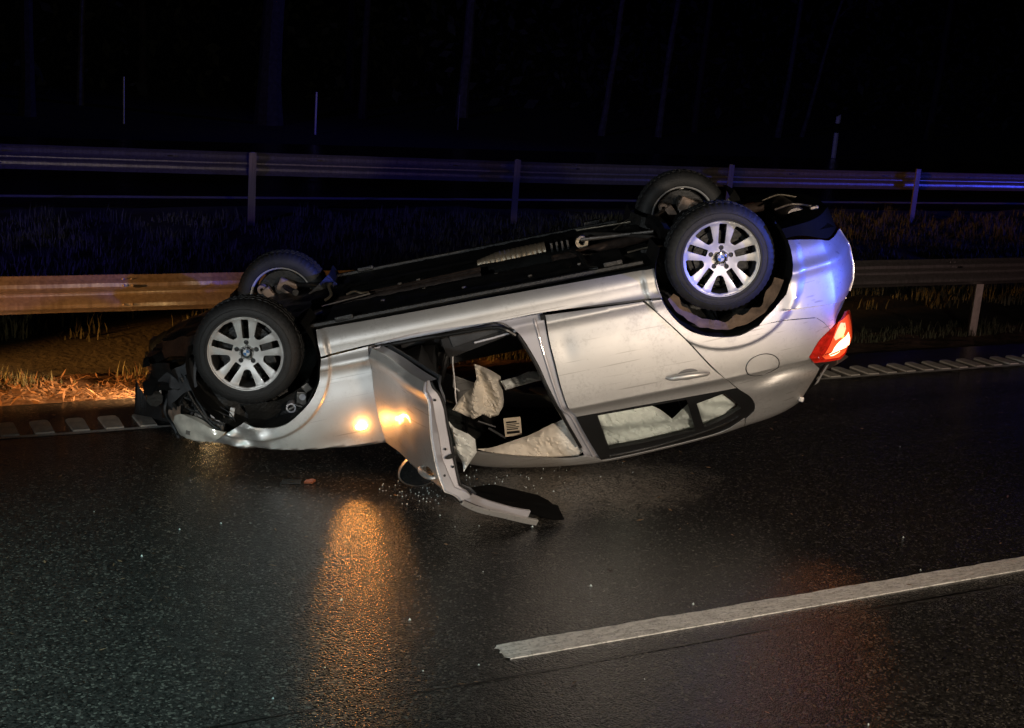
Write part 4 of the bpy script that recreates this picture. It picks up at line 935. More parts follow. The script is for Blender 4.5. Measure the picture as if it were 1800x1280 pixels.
wheel(-1.384, -.845, .228, -1, R(-90)-R(12))
wheel(1.385, .842, .222, 1, R(40), R(1.5))
wheel(-1.384, .845, .228, 1, R(10))
# ---- the open front door, swung 69 degrees and built closed in the door's own frame
hx, hy = .69, -.865
door = empty('front_door', car, (hx, hy, 0)); door.rotation_euler = (0, 0, R(69)); door['label'] = 'open front door hanging to the road with its window frame bent'
class DoorFrame: pass
dcar = Matrix.Translation((-hx, -hy, 0))
def intodoor(o):
    o.data.transform(dcar); o.parent = door; return o
DI = (Matrix.Translation((hx, hy, 0)) @ Matrix.Rotation(R(69), 4, 'Z')).inverted()
def posed(o):      # vertices given in the car frame as they lie now
    o.data.transform(DI); o.parent = door; return o
SK = [(.682, .330), (.692, .454), (.693, .621), (.684, .779), (.672, .893), (.655, .925), (.3, .955), (0, .970), (-.36, .988), (-.362, .913), (-.343, .765), (-.335, .627), (-.328, .492), (-.318, .40), (-.285, .342), (.2, .334)]
def SD(x, z): return S(x, z) + .010*np.sin(7*x+2)*np.exp(-((z-.5)/.2)**2) - .014*np.exp(-((x-.45)/.16)**2-((z-.80)/.12)**2) - .012*np.exp(-((x-.1)/.12)**2-((z-.70)/.10)**2)
def keepn(o):
    pass
o = panel('door_skin', SK, M['paint'], None, step=.025, sf=SD, hem=.018)
# shift with normals kept: translation only, so custom normals stay valid
intodoor(o)
def strip(name, rows, m, smooth=True):
    k = len(rows[0]); b = MB(); b.add([p for r in rows for p in r], [(i*k+j, i*k+j+1, (i+1)*k+j+1, (i+1)*k+j) for i in range(len(rows)-1) for j in range(k-1)])
    return intodoor(b.build(name, m, None, smooth=smooth))
zz = np.linspace(.345, .985, 34); RE = np.array(sorted([(z, x) for x, z in [(-.36, .988), (-.362, .913), (-.343, .765), (-.335, .627), (-.328, .492), (-.318, .40), (-.285, .342)]]))
rex = lambda z: float(np.interp(z, RE[:, 0], RE[:, 1]))
wid = lambda z: float(np.interp(z, [.34, .40, .50, .65, .80, .90, .99], [.035, .068, .094, .108, .108, .095, .07]))
rows = []
for z in zz:
    y0 = -float(SD(rex(z), z)); wv = wid(z); st = float(np.interp(z, [.34, .5, .62, .75, .9, .99], [.15, .2, .34, .30, .55, .9]))
    rows.append([(rex(z)-.001, y0+.004, z), (rex(z)-.006, y0+.012, z), (rex(z)+.002, y0+.012+(wv-.012)*st, z), (rex(z)+.010, y0+.018+(wv-.012)*st, z), (rex(z)+.012, y0+wv*.9, z), (rex(z)+.03, y0+wv, z)])
strip('door_shut_face', rows, M['jamb'])
def disc(name, z, fy, r, m, sx=1):
    b = MB(); y0 = -float(SD(rex(z), z)); c = (rex(z)-.004, y0+wid(z)*fy, z)
    b.add([(c[0], c[1]+r*sx*math.cos(t), c[2]+r*math.sin(t)) for t in np.linspace(0, 2*math.pi, 14, endpoint=False)], [tuple(range(14))]); return intodoor(b.build(name, m, None))
for z, fy in ((.70, .62), (.80, .80), (.83, .30), (.44, .5)): disc('shut_face_hole', z, fy, .007, M['black'])
disc('latch_slot', .745, .80, .012, M['black'], 2.6)
rows = [[(x, -float(SD(x, z))+d, z+(.006 if d > .02 else 0)) for d in (.004, .03, .07)] for x, z in dense([(.682, .332), (.4, .334), (.1, .336), (-.285, .343)], 6)]
strip('door_bottom_face', rows, M['jamb'])
rows = [[(x+dx, -float(SD(x, z))+d, z) for dx, d in ((0, .004), (-.006, .03), (-.012, .05))] for x, z in dense([(.682, .332), (.692, .454), (.693, .621), (.684, .779), (.672, .893)], 5)]
strip('door_front_face', rows, M['jamb'])
# inner trim panel: a thick black card
tr = [(x-.03 if x > .3 else x+.02, z) for x, z in SK]
intodoor(panel('inner_trim', tr, M['trim'], None, step=.06, sf=lambda x, z: S(x, z)-.092, hem=.012))
b = MB(); b.tube([(rex(z)+.022, -float(SD(rex(z), z))+wid(z)+.004, z) for z in np.linspace(.36, .98, 20)], .008, 8); intodoor(b.build('door_seal', M['seal'], None, smooth=True))
b = MB(); b.tube(line3(dense([(.64, .935), (.3, .96), (0, .976), (-.355, .994)], 5), -1, -.006, sf=SD), .010, 6); intodoor(b.build('belt_moulding', M['seal'], None, smooth=True))
b = MB(); pts = [(-.10, .835, .002), (-.12, .835, .028), (-.18, .838, .038), (-.24, .842, .034), (-.285, .846, .02), (-.295, .847, .002)]
b.tube([(x, -(float(SD(x, z))+d), z) for x, z, d in dense(pts, 4)], [.006+.009*math.sin(math.pi*i/20) for i in range(21)], 8); intodoor(b.build('handle_bar', M['paint'], None, smooth=True))
a = [(-.20+.055*math.cos(t), .842+.03*math.sin(t)) for t in np.linspace(0, 2*math.pi, 18, endpoint=False)]
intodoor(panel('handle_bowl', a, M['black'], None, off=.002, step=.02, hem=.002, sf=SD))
# bent window frame splayed on the road
FA = dense([(.268, -1.66, 1.015), (.19, -1.626, 1.09), (.097, -1.569, 1.168), (.02, -1.53, 1.222), (-.043, -1.497, 1.258)], 5)
FB = dense([(.277, -1.755, 1.022), (.208, -1.695, 1.102), (.102, -1.619, 1.185), (.007, -1.539, 1.265), (-.074, -1.485, 1.322)], 5)
def ribbon(name, path, w0, w1, th, m, upv):
    b = MB(); V = []; n = len(path)
    for i, p in enumerate(path):
        t = (path[min(i+1, n-1)]-path[max(i-1, 0)]); t = t/np.linalg.norm(t); u = np.array(upv, float); u -= t*(u@t); u /= np.linalg.norm(u); s_ = np.cross(t, u); w_ = w0+(w1-w0)*i/(n-1)
        V += [p-u*w_/2-s_*th/2, p+u*w_/2-s_*th/2, p+u*w_/2*1.0+s_*th/2, p-u*w_/2+s_*th/2]
    F = [(i*4+j, i*4+(j+1) % 4, i*4+4+(j+1) % 4, i*4+4+j) for i in range(n-1) for j in range(4)]+[(3, 2, 1, 0), tuple((n-1)*4+j for j in range(4))]
    b.add(V, F); return posed(b.build(name, m, None, bevel=.003))
ribbon('window_frame_bar', FA, .048, .040, .016, M['jamb'], (0, -.35, -1))
ribbon('window_frame_bar', FB, .026, .034, .020, M['paint'], (0, -.35, -1))
# black pillar cover, torn half off and lying on the road
FP = [(.276, -1.369, 1.091), (.216, -1.244, 1.141), (.131, -1.134, 1.207), (.027, -1.087, 1.268), (-.097, -1.037, 1.325), (-.15, -1.066, 1.339), (-.197, -1.217, 1.36), (-.223, -1.383, 1.372), (-.169, -1.445, 1.357), (-.081, -1.469, 1.313), (.044, -1.49, 1.227), (.156, -1.53, 1.145), (.25, -1.6, 1.06)]
def flap():
    P = rs([(p[0], p[1]) for p in FP], .02); A = np.array([(p[0], p[1], 1) for p in FP]); co, *_ = np.linalg.lstsq(A, np.array([p[2] for p in FP]), rcond=None)
    V2, F = cdt([P if area(P) > 0 else P[::-1]], .025)
    def z(p): 
        cr = .012*np.sin(9*p[:, 0]+12*p[:, 1])+.02*np.exp(-((p[:, 1]+1.32+.35*(p[:, 0]-.05))/.03)**2)
        return p[:, 0]*co[0]+p[:, 1]*co[1]+co[2]-cr
    Z = z(V2); V = [clampz((x, y, q), .004) for (x, y), q in zip(V2, Z)]; n = len(V)
    V += [clampz((x, y, q+.006), .002) for (x, y), q in zip(V2, Z)]
    b = MB(); b.add(V, [f[::-1] for f in F]+[tuple(n+i for i in f) for f in F]); return posed(b.build('pillar_cover', M['valance'], None, smooth=True, fix=False))
flap()
# door mirror, glass towards the road, resting under the door
mc = Vector((.545, -1.02, 1.072))
b = MB(); V = []
def mir(s, d): return [(mc.x+.112*s*math.cos(t)*(1+.12*math.cos(2*t))+.0*d, mc.y+d, mc.z+.098*s*math.sin(t)*(1-.15*math.sin(t))) for t in np.linspace(0, 2*math.pi, 28, endpoint=False)]
L_ = [mir(.93, -.008), mir(1.0, 0), mir(1.02, .02), mir(.9, .06), mir(.6, .095), mir(.2, .105)]
b.add([p for l in L_ for p in l], [(i*28+j, i*28+(j+1) % 28, (i+1)*28+(j+1) % 28, (i+1)*28+j) for i in range(5) for j in range(28)]+[tuple(5*28+j for j in range(28))])
posed(b.build('mirror_housing', M['paint'], None, smooth=True))
b = MB(); b.add(mir(.90, -.004), [tuple(range(28))]); posed(b.build('mirror_glass', M['darkglass'], None))
b = MB(); b.tube([(.545, -1.0, 1.06), (.56, -.97, .99), (.57, -.955, .95)], [.02, .024, .03], 8); posed(b.build('mirror_stalk', M['blackplastic'], None, smooth=True))

# ---- interior
def gridsheet(name, xs, ys, zf, m, parent=car):
    V = [(x, y, zf(x, y)) for x in xs for y in ys]; n = len(ys); b = MB()
    b.add(V, [(i*n+j, i*n+j+1, (i+1)*n+j+1, (i+1)*n+j) for i in range(len(xs)-1) for j in range(n-1)]); return b.build(name, m, parent, smooth=True)
gridsheet('floor_carpet', np.linspace(-1.05, .85, 24), np.linspace(-.70, .70, 25), lambda x, y: .235+.13*math.exp(-(y/.15)**4)+.006*mnoise.noise((x*5, y*5, 2)), M['fabric'])
b = MB(); b.add([(.78, -.74, .22), (.78, .74, .22), (.70, .74, .95), (.70, -.74, .95)], [(0, 1, 2, 3)]); b.build('firewall', M['fabric'], car)
b = MB(); b.add([(.75, .735, .25), (-1.1, .735, .25), (-1.1, .735, .93), (.75, .735, .93)], [(0, 1, 2, 3)]); b.build('far_door_trim', M['trim'], car)
b = MB(); b.add([(-1.28, -.7, .25), (-1.28, .7, .25), (-1.42, .6, 1.2), (-1.42, -.6, 1.2)], [(0, 1, 2, 3)]); b.build('rear_bulkhead', M['fabric'], car)
def cushion(name, c, d, rot, parent, bev=.05, m=None):
    b = MB(); b.box(c, d, rot); o = b.build(name, m or M['fabric'], parent, bevel=bev, smooth=True); return o
for yy in (-.37, .37):
    st = empty('front_seat', car, (0, 0, 0))
    cushion('seat_cushion', (.04, yy, .44), (.52, .50, .15), Matrix.Rotation(R(-10), 3, 'Y'), st, .05)
    cushion('seat_backrest', (-.35, yy, .77), (.15, .48, .62), Matrix.Rotation(R(-18), 3, 'Y'), st, .05)
    cushion('headrest', (-.47, yy, 1.15), (.10, .26, .17), Matrix.Rotation(R(-12), 3, 'Y'), st, .04)
    b = MB(); b.tube([(.25, yy-.24, .34), (-.20, yy-.24, .31)], .018, 6); b.tube([(.25, yy+.24, .34), (-.20, yy+.24, .31)], .018, 6); b.build('seat_rail', M['steel'], st)
    cushion('seat_side_cover', (.02, yy-.255, .40), (.44, .03, .10), Matrix.Rotation(R(-8), 3, 'Y'), st, .012, M['trim'])
    b = MB(); b.tube([(.10, yy-.27, .475), (-.02, yy-.272, .468), (-.16, yy-.27, .455)], .007, 6); b.build('seat_trim_line', M['jamb'], st, smooth=True)
cushion('rear_seat', (-.95, 0, .50), (.45, 1.25, .20), None, car, .06); cushion('rear_seat_back', (-1.20, 0, .80), (.14, 1.25, .62), Matrix.Rotation(R(-16), 3, 'Y'), car, .05)
cushion('dashboard', (.60, 0, .80), (.34, 1.40, .24), Matrix.Rotation(R(8), 3, 'Y'), car, .06, M['trim'])
cushion('centre_console', (.22, 0, .47), (.75, .18, .22), None, car, .03, M['trim'])
cushion('glovebox', (.50, -.38, .64), (.16, .42, .20), Matrix.Rotation(R(-14), 3, 'Y'), car, .02, M['trim'])
b = MB(); ang = Matrix.Rotation(R(-65), 3, 'Y')
b.tube([Vector((.36, .37, .78))+ang @ Vector((.185*math.cos(t), .185*math.sin(t), 0)) for t in np.linspace(0, 2*math.pi, 33)], .016, 8, False)
sw = b.build('steering_wheel', M['blackplastic'], car, smooth=True); cushion('steering_hub', (.375, .37, .78), (.07, .15, .12), None, sw, .02, M['blackplastic'])
b = MB(); b.tube([(.255, -.33, .56), (.275, -.33, .66), (.285, -.34, .76), (.30, -.36, .86), (.30, -.38, .90)], .0045, 6); b.tube([(.283, -.34, .745), (.30, -.33, .80), (.27, -.35, .83)], .006, 6); b.build('hanging_cable', M['white'], car, smooth=True)
b = MB(); b.box((.232, -.42, .535), (.016, .006, .045), Matrix.Rotation(R(18), 3, 'Y')); b.build('seat_buckle_tag', M['white'], car)
b = MB(); b.tube([(.14, -.36, 1.10), (.06, -.4, 1.16), (-.01, -.42, 1.22)], .008, 6); b.tube([(.20, -.30, 1.06), (.10, -.3, 1.12)], .006, 6); b.build('visor_arm', M['trim'], car, smooth=True)

# ---- airbags: creased cloth
def cloth(name, outline, yf, m, amp, fold, seed, step=.016, parent=car, dirf=None):
    P = rs(outline, step); P = P if area(P) > 0 else P[::-1]; V2, F = cdt([P], step)
    d = np.min(np.linalg.norm(V2[:, None, :]-P[None], axis=2), axis=1); V = []
    for (x, z), dd in zip(V2, d):
        n = mnoise.noise((x*fold, z*fold, seed)); n2 = 1-abs(mnoise.noise((x*fold*1.7+n, z*fold*1.1, seed+5)))*2; n3 = mnoise.noise((x*fold*5, z*fold*5, seed))
        dr = dirf(x, z) if dirf else 0
        y = yf(x, z)-(amp*(n*.7+n2*.6+.5*n3+dr))*min(1, .35+dd/.03)+.03*math.exp(-dd/.012)
        V.append(clampz((x, y, z), .012))
    b = MB(); b.add(V, [tuple(f) for f in F]); return b.build(name, m, parent, smooth=True, fix=False)
cloth('passenger_airbag', OUT['bag_big'], lambda x, z: -.25, M['airbag'], .036, 13, 3, step=.011, dirf=lambda x, z: 1.0*math.sin(70*(x-.16)/(1+3.2*(z-.70))))
cloth('side_airbag', OUT['bag_far'], lambda x, z: -.33, M['airbagw'], .03, 15, 8, step=.011)
cloth('curtain_airbag', OUT['bag_roof'], lambda x, z: -.60-.06*(1.2-z), M['airbag'], .022, 11, 12, step=.012, dirf=lambda x, z: .7*math.sin(26*(z+.55*x)))
cloth('pillar_airbag', OUT['bag_door'], lambda x, z: -.78, M['airbagw'], .026, 15, 17, step=.011)
cloth('curtain_airbag', OUT['bag_win'], lambda x, z: -(float(S(x, z))-.075), M['airbagw'], .024, 11, 22, step=.012, dirf=lambda x, z: .8*math.sin(44*(z+.12*x)))
cloth('curtain_airbag', OUT['bag_q'], lambda x, z: -(float(S(x, z))-.065), M['airbagw'], .014, 10, 27, dirf=lambda x, z: .8*math.sin(60*(z+.35*x)))

# ---- underbody
def fz(x, y):
    t = .185+.10*math.exp(-(y/.13)**4)-.012*math.exp(-((abs(y)-.45)/.05)**2)+.004*mnoise.noise((x*7, y*7, 1))
    return t+.02*max(0, abs(y)-.66)
gridsheet('floor_pan', np.linspace(-1.06, 1.12, 70), np.linspace(-.775, .775, 63), fz, M['underbody'])
for sy in (-1, 1):
    b = MB(); V = []
    xs = np.linspace(.92, -.86, 40); ys = np.linspace(.24, .68, 12)
    gridsheet('underbody_cover', xs, [sy*y for y in ys], lambda x, y: .168-.006*(math.sin(x*22)**8)-.008*math.exp(-((abs(y)-.33)/.02)**2)-.008*math.exp(-((abs(y)-.58)/.02)**2)+.003*mnoise.noise((x*4, y*6, 5)), M['blackplastic'])
    b = MB(); b.tube([(1.0, sy*.735, .163), (-.95, sy*.745, .180)], .016, 6); b.build('sill_seam', M['underbody'], car)
    b = MB()
    for x in (.80, -.78):
        b = MB(); b.box((x, sy*.735, .150), (.11, .05, .03)); b.build('jacking_pad', M['blackplastic'], car, bevel=.008)
b = MB(); b.tube([(.95, -.02, .21), (.4, -.05, .205), (0, -.06, .20)], .032, 10); b.tube([(.95, .07, .21), (.4, .05, .205), (0, .06, .20)], .032, 10); b.build('exhaust_pipe', M['rust'], car, smooth=True)
b = MB(); b.tube([(-.46, -.06, .20), (-1.0, .05, .19), (-1.5, .18, .16), (-1.85, .22, .18)], .034, 10); b.build('exhaust_pipe', M['rust'], car, smooth=True)
# ribbed bright heat shield by the tunnel
b = MB(); V = []; n = 44; K = 10
for i in range(n+1):
    x = .02-.45*i/n; w_ = .028+.030*min(1, i/14)
    for k in range(K+1):
        t = math.pi*k/K; rr = w_*(1+.05*math.sin(i*2.2)); V.append((x, .225+rr*1.25*math.cos(t)+.02*(i/n), .178-rr*.9*math.sin(t)))
b.add(V, [(i*(K+1)+j, i*(K+1)+j+1, (i+1)*(K+1)+j+1, (i+1)*(K+1)+j) for i in range(n) for j in range(K)]); b.build('heat_shield', M['alu'], car, smooth=True)
b = MB()
for i in range(4): b.box((-.47-.035*i, .235, .165), (.016, .13, .07))
b.build('exhaust_bracket', M['blackplastic'], car, bevel=.004)
b = MB()
for x, y in ((.1, -.5), (.35, -.3), (-.1, -.3), (-.3, -.55), (.6, -.4), (.52, .02), (.40, .03), (-.6, -.5)): b.lathe([(.16, .001), (.158, .012), (.166, .016)], 8, axis='z', ctr=(x, y, 0))
b.build('underbody_bolt', M['steel'], car)
# rear axle carrier, arms, shafts
def rod(name, pts, r, m, n=8): b = MB(); b.tube(pts, r, n); return b.build(name, m, car, smooth=True)
rod('rear_axle_carrier', dense([(-1.14, -.52, .19), (-1.16, -.2, .145), (-1.16, .2, .145), (-1.14, .52, .19)], 5), .045, M['underbody'])
rod('rear_axle_carrier', dense([(-1.56, -.46, .19), (-1.58, -.2, .15), (-1.58, .2, .15), (-1.56, .46, .19)], 5), .045, M['underbody'])
b = MB(); b.lathe([(-.15, .05), (-.13, .12), (0, .14), (.13, .12), (.15, .05)], 20, ctr=(-1.36, .0, .20)); b.build('differential', M['underbody'], car, smooth=True)
for sy in (-1, 1):
    rod('lower_control_arm', [(-1.52, sy*.34, .16), (-1.44, sy*.70, .17)], [.03, .024], M['steel'])
    rod('lateral_link', [(-1.16, sy*.36, .14), (-1.30, sy*.70, .15)], .017, M['steel'])
    rod('trailing_arm', [(-.98, sy*.48, .17), (-1.30, sy*.68, .19)], .020, M['underbody'])
    rod('drive_shaft', [(-1.38, sy*.14, .20), (-1.385, sy*.72, .228)], .02, M['rust'])
    rod('wheel_carrier', [(-1.40, sy*.66, .10), (-1.385, sy*.70, .228), (-1.36, sy*.66, .38)], [.03, .06, .03], M['steel'])
    b = MB(); b.tube([(-1.52+.05*math.cos(t*6.283*5), sy*.52+.05*math.sin(t*6.283*5), .20+.22*t) for t in np.linspace(0, 1, 70)], .008, 6); b.build('coil_spring', M['underbody'], car, smooth=True)
    rod('damper', [(-1.45, sy*.62, .16), (-1.40, sy*.56, .52)], .024, M['steel'])
    rod('brake_cable', dense([(-.9, sy*.42, .17), (-1.05, sy*.55, .14), (-1.22, sy*.60, .17), (-1.34, sy*.66, .16)], 5), .006, M['alu'])
    # front
    rod('front_control_arm', [(1.24, sy*.36, .15), (1.38, sy*.70, .14)], [.022, .016], M['underbody'])
    rod('tension_strut', [(.98, sy*.40, .16), (1.34, sy*.70, .15)], [.022, .015], M['underbody'])
    rod('tie_rod', [(1.50, sy*.34, .20), (1.50, sy*.70, .22)], .012, M['steel'])
    for cx_, cy_ in ((1.385, .64), (-1.385, .64)):
        b = MB()
        b.box((cx_-.05, sy*cy_, .15), (.13, .04, .09), Matrix.Rotation(R(35), 3, 'Y')); b.build('knuckle_arm', M['knuckle'], car, bevel=.012)
        b = MB(); b.box((cx_+.07, sy*(cy_-.03), .18), (.06, .05, .12), Matrix.Rotation(R(-25), 3, 'Y')); b.build('caliper_bracket', M['knuckle'], car, bevel=.012)
        b = MB(); b.lathe([(-.03, .012), (-.03, .03), (.03, .03), (.03, .012)], 12, ctr=(cx_+.12, sy*cy_, .13)); b.build('arm_bush', M['knuckle'], car, smooth=True)
    rod('wheel_carrier', [(1.40, sy*.68, .12), (1.385, sy*.70, .222), (1.37, sy*.66, .42)], [.03, .06, .035], M['steel'])
    rod('strut', [(1.37, sy*.65, .32), (1.34, sy*.58, .66)], .034, M['underbody'])
rod('silver_stay', [(-.66, .02, .12), (-1.10, -.14, .13)], .012, M['steel']); rod('silver_stay', [(-.66, .55, .15), (-1.02, .46, .15)], .007, M['alu'])
rod('subframe_brace', dense([(-.58, -.06, .16), (-.62, -.3, .15), (-.64, -.60, .17), (-.70, -.66, .18)], 4), .014, M['underbody'])
rod('subframe_brace', dense([(-.70, .30, .14), (-.86, .05, .13), (-1.08, -.26, .14)], 4), .012, M['steel'])
b = MB(); b.lathe([(-.03, .02), (-.03, .04), (.03, .04), (.03, .02)], 14, ctr=(-.66, .06, .14)); b.build('rubber_mount', M['alu'], car, smooth=True)
rod('bent_bracket', dense([(.985, -.10, .15), (.955, -.02, .14), (.97, .06, .10), (.96, .10, .09)], 4), .009, M['alu'])
rod('fluid_line', dense([(.86, .0, .16), (.80, -.06, .14), (.76, -.10, .15), (.72, -.05, .165)], 4), .007, M['alu']); rod('fluid_line', [(1.0, -.2, .165), (.70, -.12, .163)], .006, M['steel'])
# silencer at the tail, bright on its end
b = MB(); b.lathe([(-.30, .001), (-.30, .06), (-.28, .07), (.28, .07), (.30, .06), (.30, .001)], 22, ctr=(-1.97, .12, .215)); b.build('silencer', M['steel'], car, smooth=True)
rod('silencer_strap', dense([(-1.86, -.12, .15), (-1.97, -.14, .135), (-2.08, -.14, .17)], 4), .007, M['alu']); rod('silencer_strap', dense([(-1.86, .26, .15), (-1.97, .27, .135), (-2.08, .26, .17)], 4), .006, M['alu'])
rod('tail_pipe', [(-2.02, -.10, .235), (-2.14, -.12, .25)], .03, M['chrome'], 12)
gridsheet('boot_floor', np.linspace(-1.6, -2.10, 14), np.linspace(-.58, .58, 15), lambda x, y: .235+.006*mnoise.noise((x*6, y*6, 8)), M['underbody'])
b = MB(); b.box((-2.06, -.30, .150), (.05, .04, .02)); b.build('tow_eye_cover', M['alu'], car, bevel=.006)

# ---- smashed front end
def crumple(name, xs, ys, zf, m, amp, f, seed):
    V = []; n = len(ys)
    for x in xs:
        for y in ys:
            q = mnoise.noise((x*f, y*f, seed)); r2 = 1-2*abs(mnoise.noise((x*f*1.9, y*f*1.9, seed+3)))
            V.append((x+amp*.5*mnoise.noise((x*f, y*f, seed+9)), y+amp*.4*q, zf(x, y)+amp*(q+.5*r2)))
    b = MB(); b.add([clampz(v, .01) for v in V], [(i*n+j, i*n+j+1, (i+1)*n+j+1, (i+1)*n+j) for i in range(len(xs)-1) for j in range(n-1)]); return b.build(name, m, car, smooth=True)
crumple('engine_undershield', np.linspace(1.10, 2.06, 36), np.linspace(-.60, .66, 36), lambda x, y: .185+.05*max(0, x-1.85)+.10*max(0, abs(y)-.5)*max(0, x-1.5)*4, M['blackplastic'], .022, 6, 2)
crumple('torn_liner', np.linspace(1.76, 2.04, 16), np.linspace(-.80, -.40, 14), lambda x, y: .24+.55*(x-1.76)*0+.25*(-.4-y), M['blackplastic'], .05, 8, 33)
def vsheet(name, pts_a, pts_b, m, amp, f, seed, n=18, k=14):
    A = [np.array(p) for p in dense(pts_a, 6)]; B = [np.array(p) for p in dense(pts_b, 6)]; V = []; N_ = len(A)
    for i in range(N_):
        for j in range(k):
            p = A[i]+(B[i]-A[i])*j/(k-1); V.append(clampz((p[0]+amp*mnoise.noise((p[0]*f, p[1]*f, p[2]*f+seed)), p[1]+amp*mnoise.noise((p[0]*f+7, p[1]*f, p[2]*f+seed)), p[2]+amp*.6*mnoise.noise((p[0]*f, p[1]*f+9, p[2]*f+seed))), .015))
    b = MB(); b.add(V, [(i*k+j, i*k+j+1, (i+1)*k+j+1, (i+1)*k+j) for i in range(N_-1) for j in range(k-1)]); return b.build(name, m, car, smooth=True)
vsheet('nose_carrier', [(1.80, -.80, .20), (1.98, -.62, .19), (2.10, -.3, .20), (2.14, 0, .20), (2.08, .5, .20)], [(1.84, -.76, .52), (2.0, -.60, .56), (2.10, -.3, .62), (2.12, 0, .66), (2.08, .5, .62)], M['blackplastic'], .06, 7, 4)
vsheet('radiator_frame', [(1.90, -.66, .30), (1.99, -.3, .28), (1.99, .3, .28)], [(1.90, -.64, .70), (1.95, -.3, .76), (1.95, .3, .76)], M['underbody'], .03, 9, 14)
vsheet('inner_wing', [(1.25, -.60, .42), (1.5, -.62, .40), (1.72, -.66, .36), (1.86, -.70, .34)], [(1.25, -.60, .80), (1.5, -.62, .77), (1.72, -.66, .70), (1.88, -.68, .60)], M['underbody'], .03, 9, 24)
vsheet('wing_bracket', [(1.60, -.79, .60), (1.68, -.76, .56), (1.78, -.74, .52)], [(1.64, -.78, .66), (1.70, -.78, .63), (1.80, -.76, .56)], M['steel'], .015, 14, 5)
rod('bumper_beam', dense([(2.02, -.66, .42), (2.11, -.3, .40), (2.12, .2, .40), (2.05, .62, .42)], 5), .05, M['underbody'])
rod('washer_pipe', dense([(1.80, -.78, .30), (1.77, -.80, .42), (1.74, -.79, .52), (1.70, -.80, .60), (1.64, -.82, .66)], 5), .012, M['blackplastic'])
rod('washer_pipe', dense([(1.77, -.81, .28), (1.735, -.82, .42), (1.71, -.80, .56)], 5), .007, M['trim'])
for i in range(9):
    x, z = 1.62+rng.uniform(0, .22), .52+rng.uniform(0, .12); rod('torn_wire', dense([(x, -.74, z), (x-.03+rng.uniform(-.05, .05), -.80, z+.03), (x-.08, -.80+rng.uniform(-.03, .04), z+.07)], 4), .0035, M['trim' if i % 3 else 'steel'], 5)
b = MB(); b.box((1.575, -.74, .575), (.028, .02, .062), Matrix.Rotation(R(22), 3, 'Y')); b.build('white_clip', M['white'], car, bevel=.005)
# torn grey and black pieces hanging off the nose
vsheet('torn_shield', [(1.72, -.78, .20), (1.86, -.74, .24), (1.95, -.66, .30)], [(1.70, -.82, .34), (1.82, -.80, .40), (1.90, -.72, .48)], M['trim'], .05, 10, 51, k=10)
vsheet('torn_shield', [(1.88, -.70, .36), (1.97, -.58, .38), (2.04, -.44, .40)], [(1.86, -.74, .50), (1.93, -.66, .55), (2.0, -.52, .60)], M['trim'], .06, 11, 57, k=10)
vsheet('bumper_scrap', [(1.58, -.80, .06), (1.72, -.72, .08), (1.90, -.50, .12), (2.02, -.2, .17)], [(1.62, -.82, .16), (1.76, -.76, .18), (1.93, -.54, .22), (2.04, -.22, .26)], M['blackplastic'], .035, 8, 61, k=8)
vsheet('lamp_bracket', [(1.86, -.75, .46), (1.92, -.70, .50), (1.96, -.64, .50)], [(1.88, -.76, .54), (1.94, -.70, .57), (1.98, -.62, .58)], M['knuckle'], .03, 12, 67, k=8)
for i in range(6):
    a = Vector((1.80+.03*i, -.76+.03*i, .28+.03*i)); rod('torn_hose', dense([a, a+Vector((rng.uniform(-.04, .05), -.04, .08)), a+Vector((rng.uniform(-.06, .06), rng.uniform(-.03, .05), .18)), a+Vector((rng.uniform(-.08, .04), .0, .27))], 4), .006+.002*(i % 3), M['trim' if i % 2 else 'blackplastic'], 6)
b = MB(); b.box((1.985, -.64, .405), (.012, .012, .05), Matrix.Rotation(R(10), 3, 'Y')); b.build('white_clip', M['white'], car, bevel=.003)
# aluminium bits seen below the wheel in the arch
b = MB(); b.box((1.17, -.66, .60), (.06, .05, .10), Matrix.Rotation(R(15), 3, 'Y')); b.box((1.12, -.68, .53), (.05, .04, .05), Matrix.Rotation(R(-25), 3, 'Y')); b.box((1.22, -.64, .66), (.09, .05, .03), Matrix.Rotation(R(10), 3, 'Y')); b.tube([(1.26, -.70, .64), (1.20, -.70, .62), (1.14, -.70, .655)], .012, 6)
b.build('engine_mount', M['steel'], car, bevel=.006)
b = MB(); b.lathe([(-.72, .02), (-.72, .03), (-.66, .034), (-.62, .02)], 14, ctr=(1.235, 0, .625)); b.lathe([(-.71, .001), (-.712, .02)], 12, ctr=(1.155, 0, .575)); b.build('horn', M['jamb'], car, smooth=True)
vsheet('fender_lining', [(1.10, -.66, .48), (1.22, -.66, .55), (1.36, -.66, .58), (1.5, -.70, .55)], [(1.08, -.60, .66), (1.22, -.60, .74), (1.36, -.60, .76), (1.52, -.62, .72)], M['underbody'], .02, 9, 44)

# ------------------------------------------------------------------ loose things
def loose(name, label, cat, V, F, m, thick=.004, smooth=False):
    n = len(V); T = [(x, y, z+thick) for x, y, z in V]; b = MB(); b.add(list(V)+T, [f[::-1] for f in F]+[tuple(n+i for i in f) for f in F])
    edges = {}
    for f in F:
        for i in range(len(f)): e = (f[i], f[(i+1) % len(f)]); edges[e] = 1
    b.f += [(a, c, n+c, n+a) for (a, c) in edges if (c, a) not in edges]
    o = b.build(name, m, None, smooth=smooth); tag(o, label, cat); return o
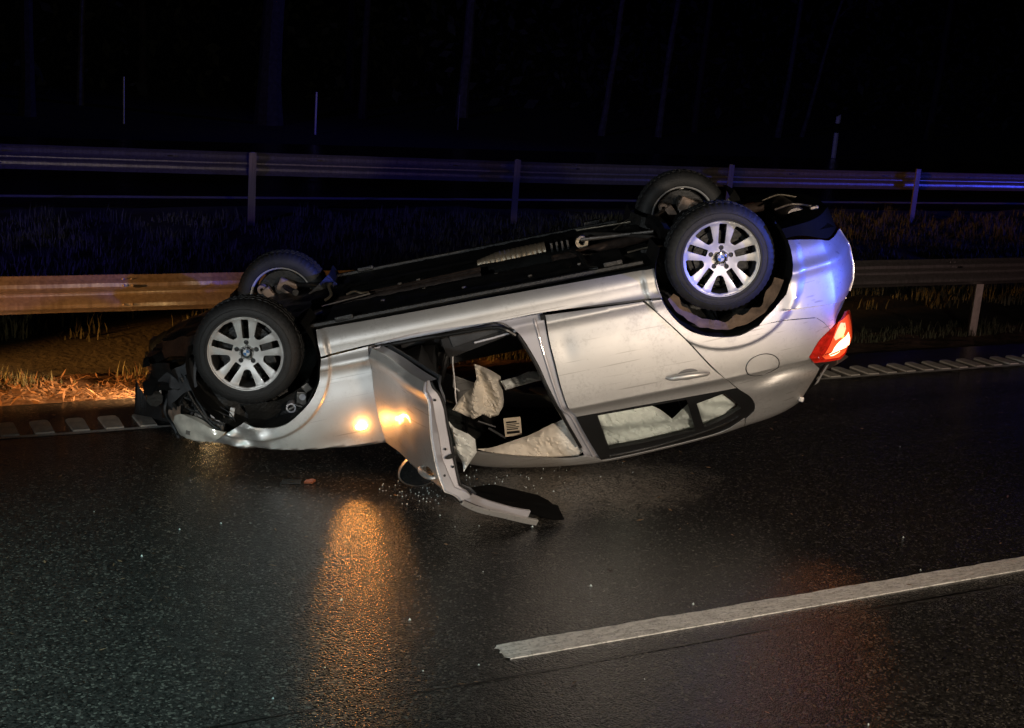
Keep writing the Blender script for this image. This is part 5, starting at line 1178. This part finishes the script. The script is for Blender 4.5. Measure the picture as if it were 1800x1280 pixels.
# torn piece of bumper plastic standing on the edge line in front of the nose
A_ = dense([(1.80, 8.40, .0), (1.86, 8.33, .0), (1.98, 8.22, .0), (2.08, 8.14, .0)], 4); B_ = [(p[0]+.02, p[1]+.06, h) for p, h in zip(A_, np.interp(np.linspace(0, 1, len(A_)), [0, .1, .35, .7, 1], [.24, .19, .12, .14, .12]))]
n = len(A_); loose('plastic_fragment', 'torn black bumper fragment standing on the rumble line before the nose', 'plastic fragment', [tuple(p) for p in A_]+B_, [(i, i+1, n+i+1, n+i) for i in range(n-1)], M['blackplastic'], .005)
loose('plastic_fragment', 'small amber reflector shard on the road below the front wing', 'plastic fragment', [(2.43, 6.865, .004), (2.475, 6.85, .004), (2.50, 6.86, .012), (2.485, 6.875, .014), (2.45, 6.88, .010)], [(0, 1, 2, 3, 4)], mat('amber_shard', (.22, .07, .035), .3, coat=.5), .012)
loose('plastic_fragment', 'dark flat scrap of trim beside the amber shard', 'plastic fragment', [(2.30, 6.90, .003), (2.41, 6.86, .003), (2.43, 6.90, .012), (2.33, 6.94, .010)], [(0, 1, 2, 3)], M['blackplastic'], .006)
# printed card lying against the headliner
cc = CAR @ Vector((-.012, -.44, 1.095)); ax = (CAR.to_3x3() @ Vector((-1, 0, .10))).normalized(); az = (CAR.to_3x3() @ Vector((.10, 0.12, 1))).normalized(); an = ax.cross(az).normalized()
if an.y > 0: an = -an
def quad(w_, h_, o_): return [tuple(cc+ax*a*w_/2+az*c*h_/2+an*o_) for a, c in ((-1, -1), (1, -1), (1, 1), (-1, 1))]
kc = MB(); kc.add(quad(.105, .125, 0)+quad(.105, .125, .004), [(3, 2, 1, 0), (4, 5, 6, 7), (0, 1, 5, 4), (1, 2, 6, 5), (2, 3, 7, 6), (3, 0, 4, 7)])
card = kc.build('printed_card', M['paper'], None); tag(card, 'cream card with a black printed block inside the open doorway', 'card')
for k, (u, v, wd, ht) in enumerate([(0, .036, .080, .018), (-.004, .014, .070, .008), (.0, .002, .078, .006), (-.010, -.009, .058, .006), (.002, -.020, .080, .006), (-.006, -.034, .066, .012)]):
    kc = MB(); kc.add([tuple(cc+ax*(u+a*wd/2)+az*(v+c*ht/2)+an*.0055) for a, c in ((-1, -1), (1, -1), (1, 1), (-1, 1))], [(0, 1, 2, 3)]); kc.build('print_line', M['black'], card)
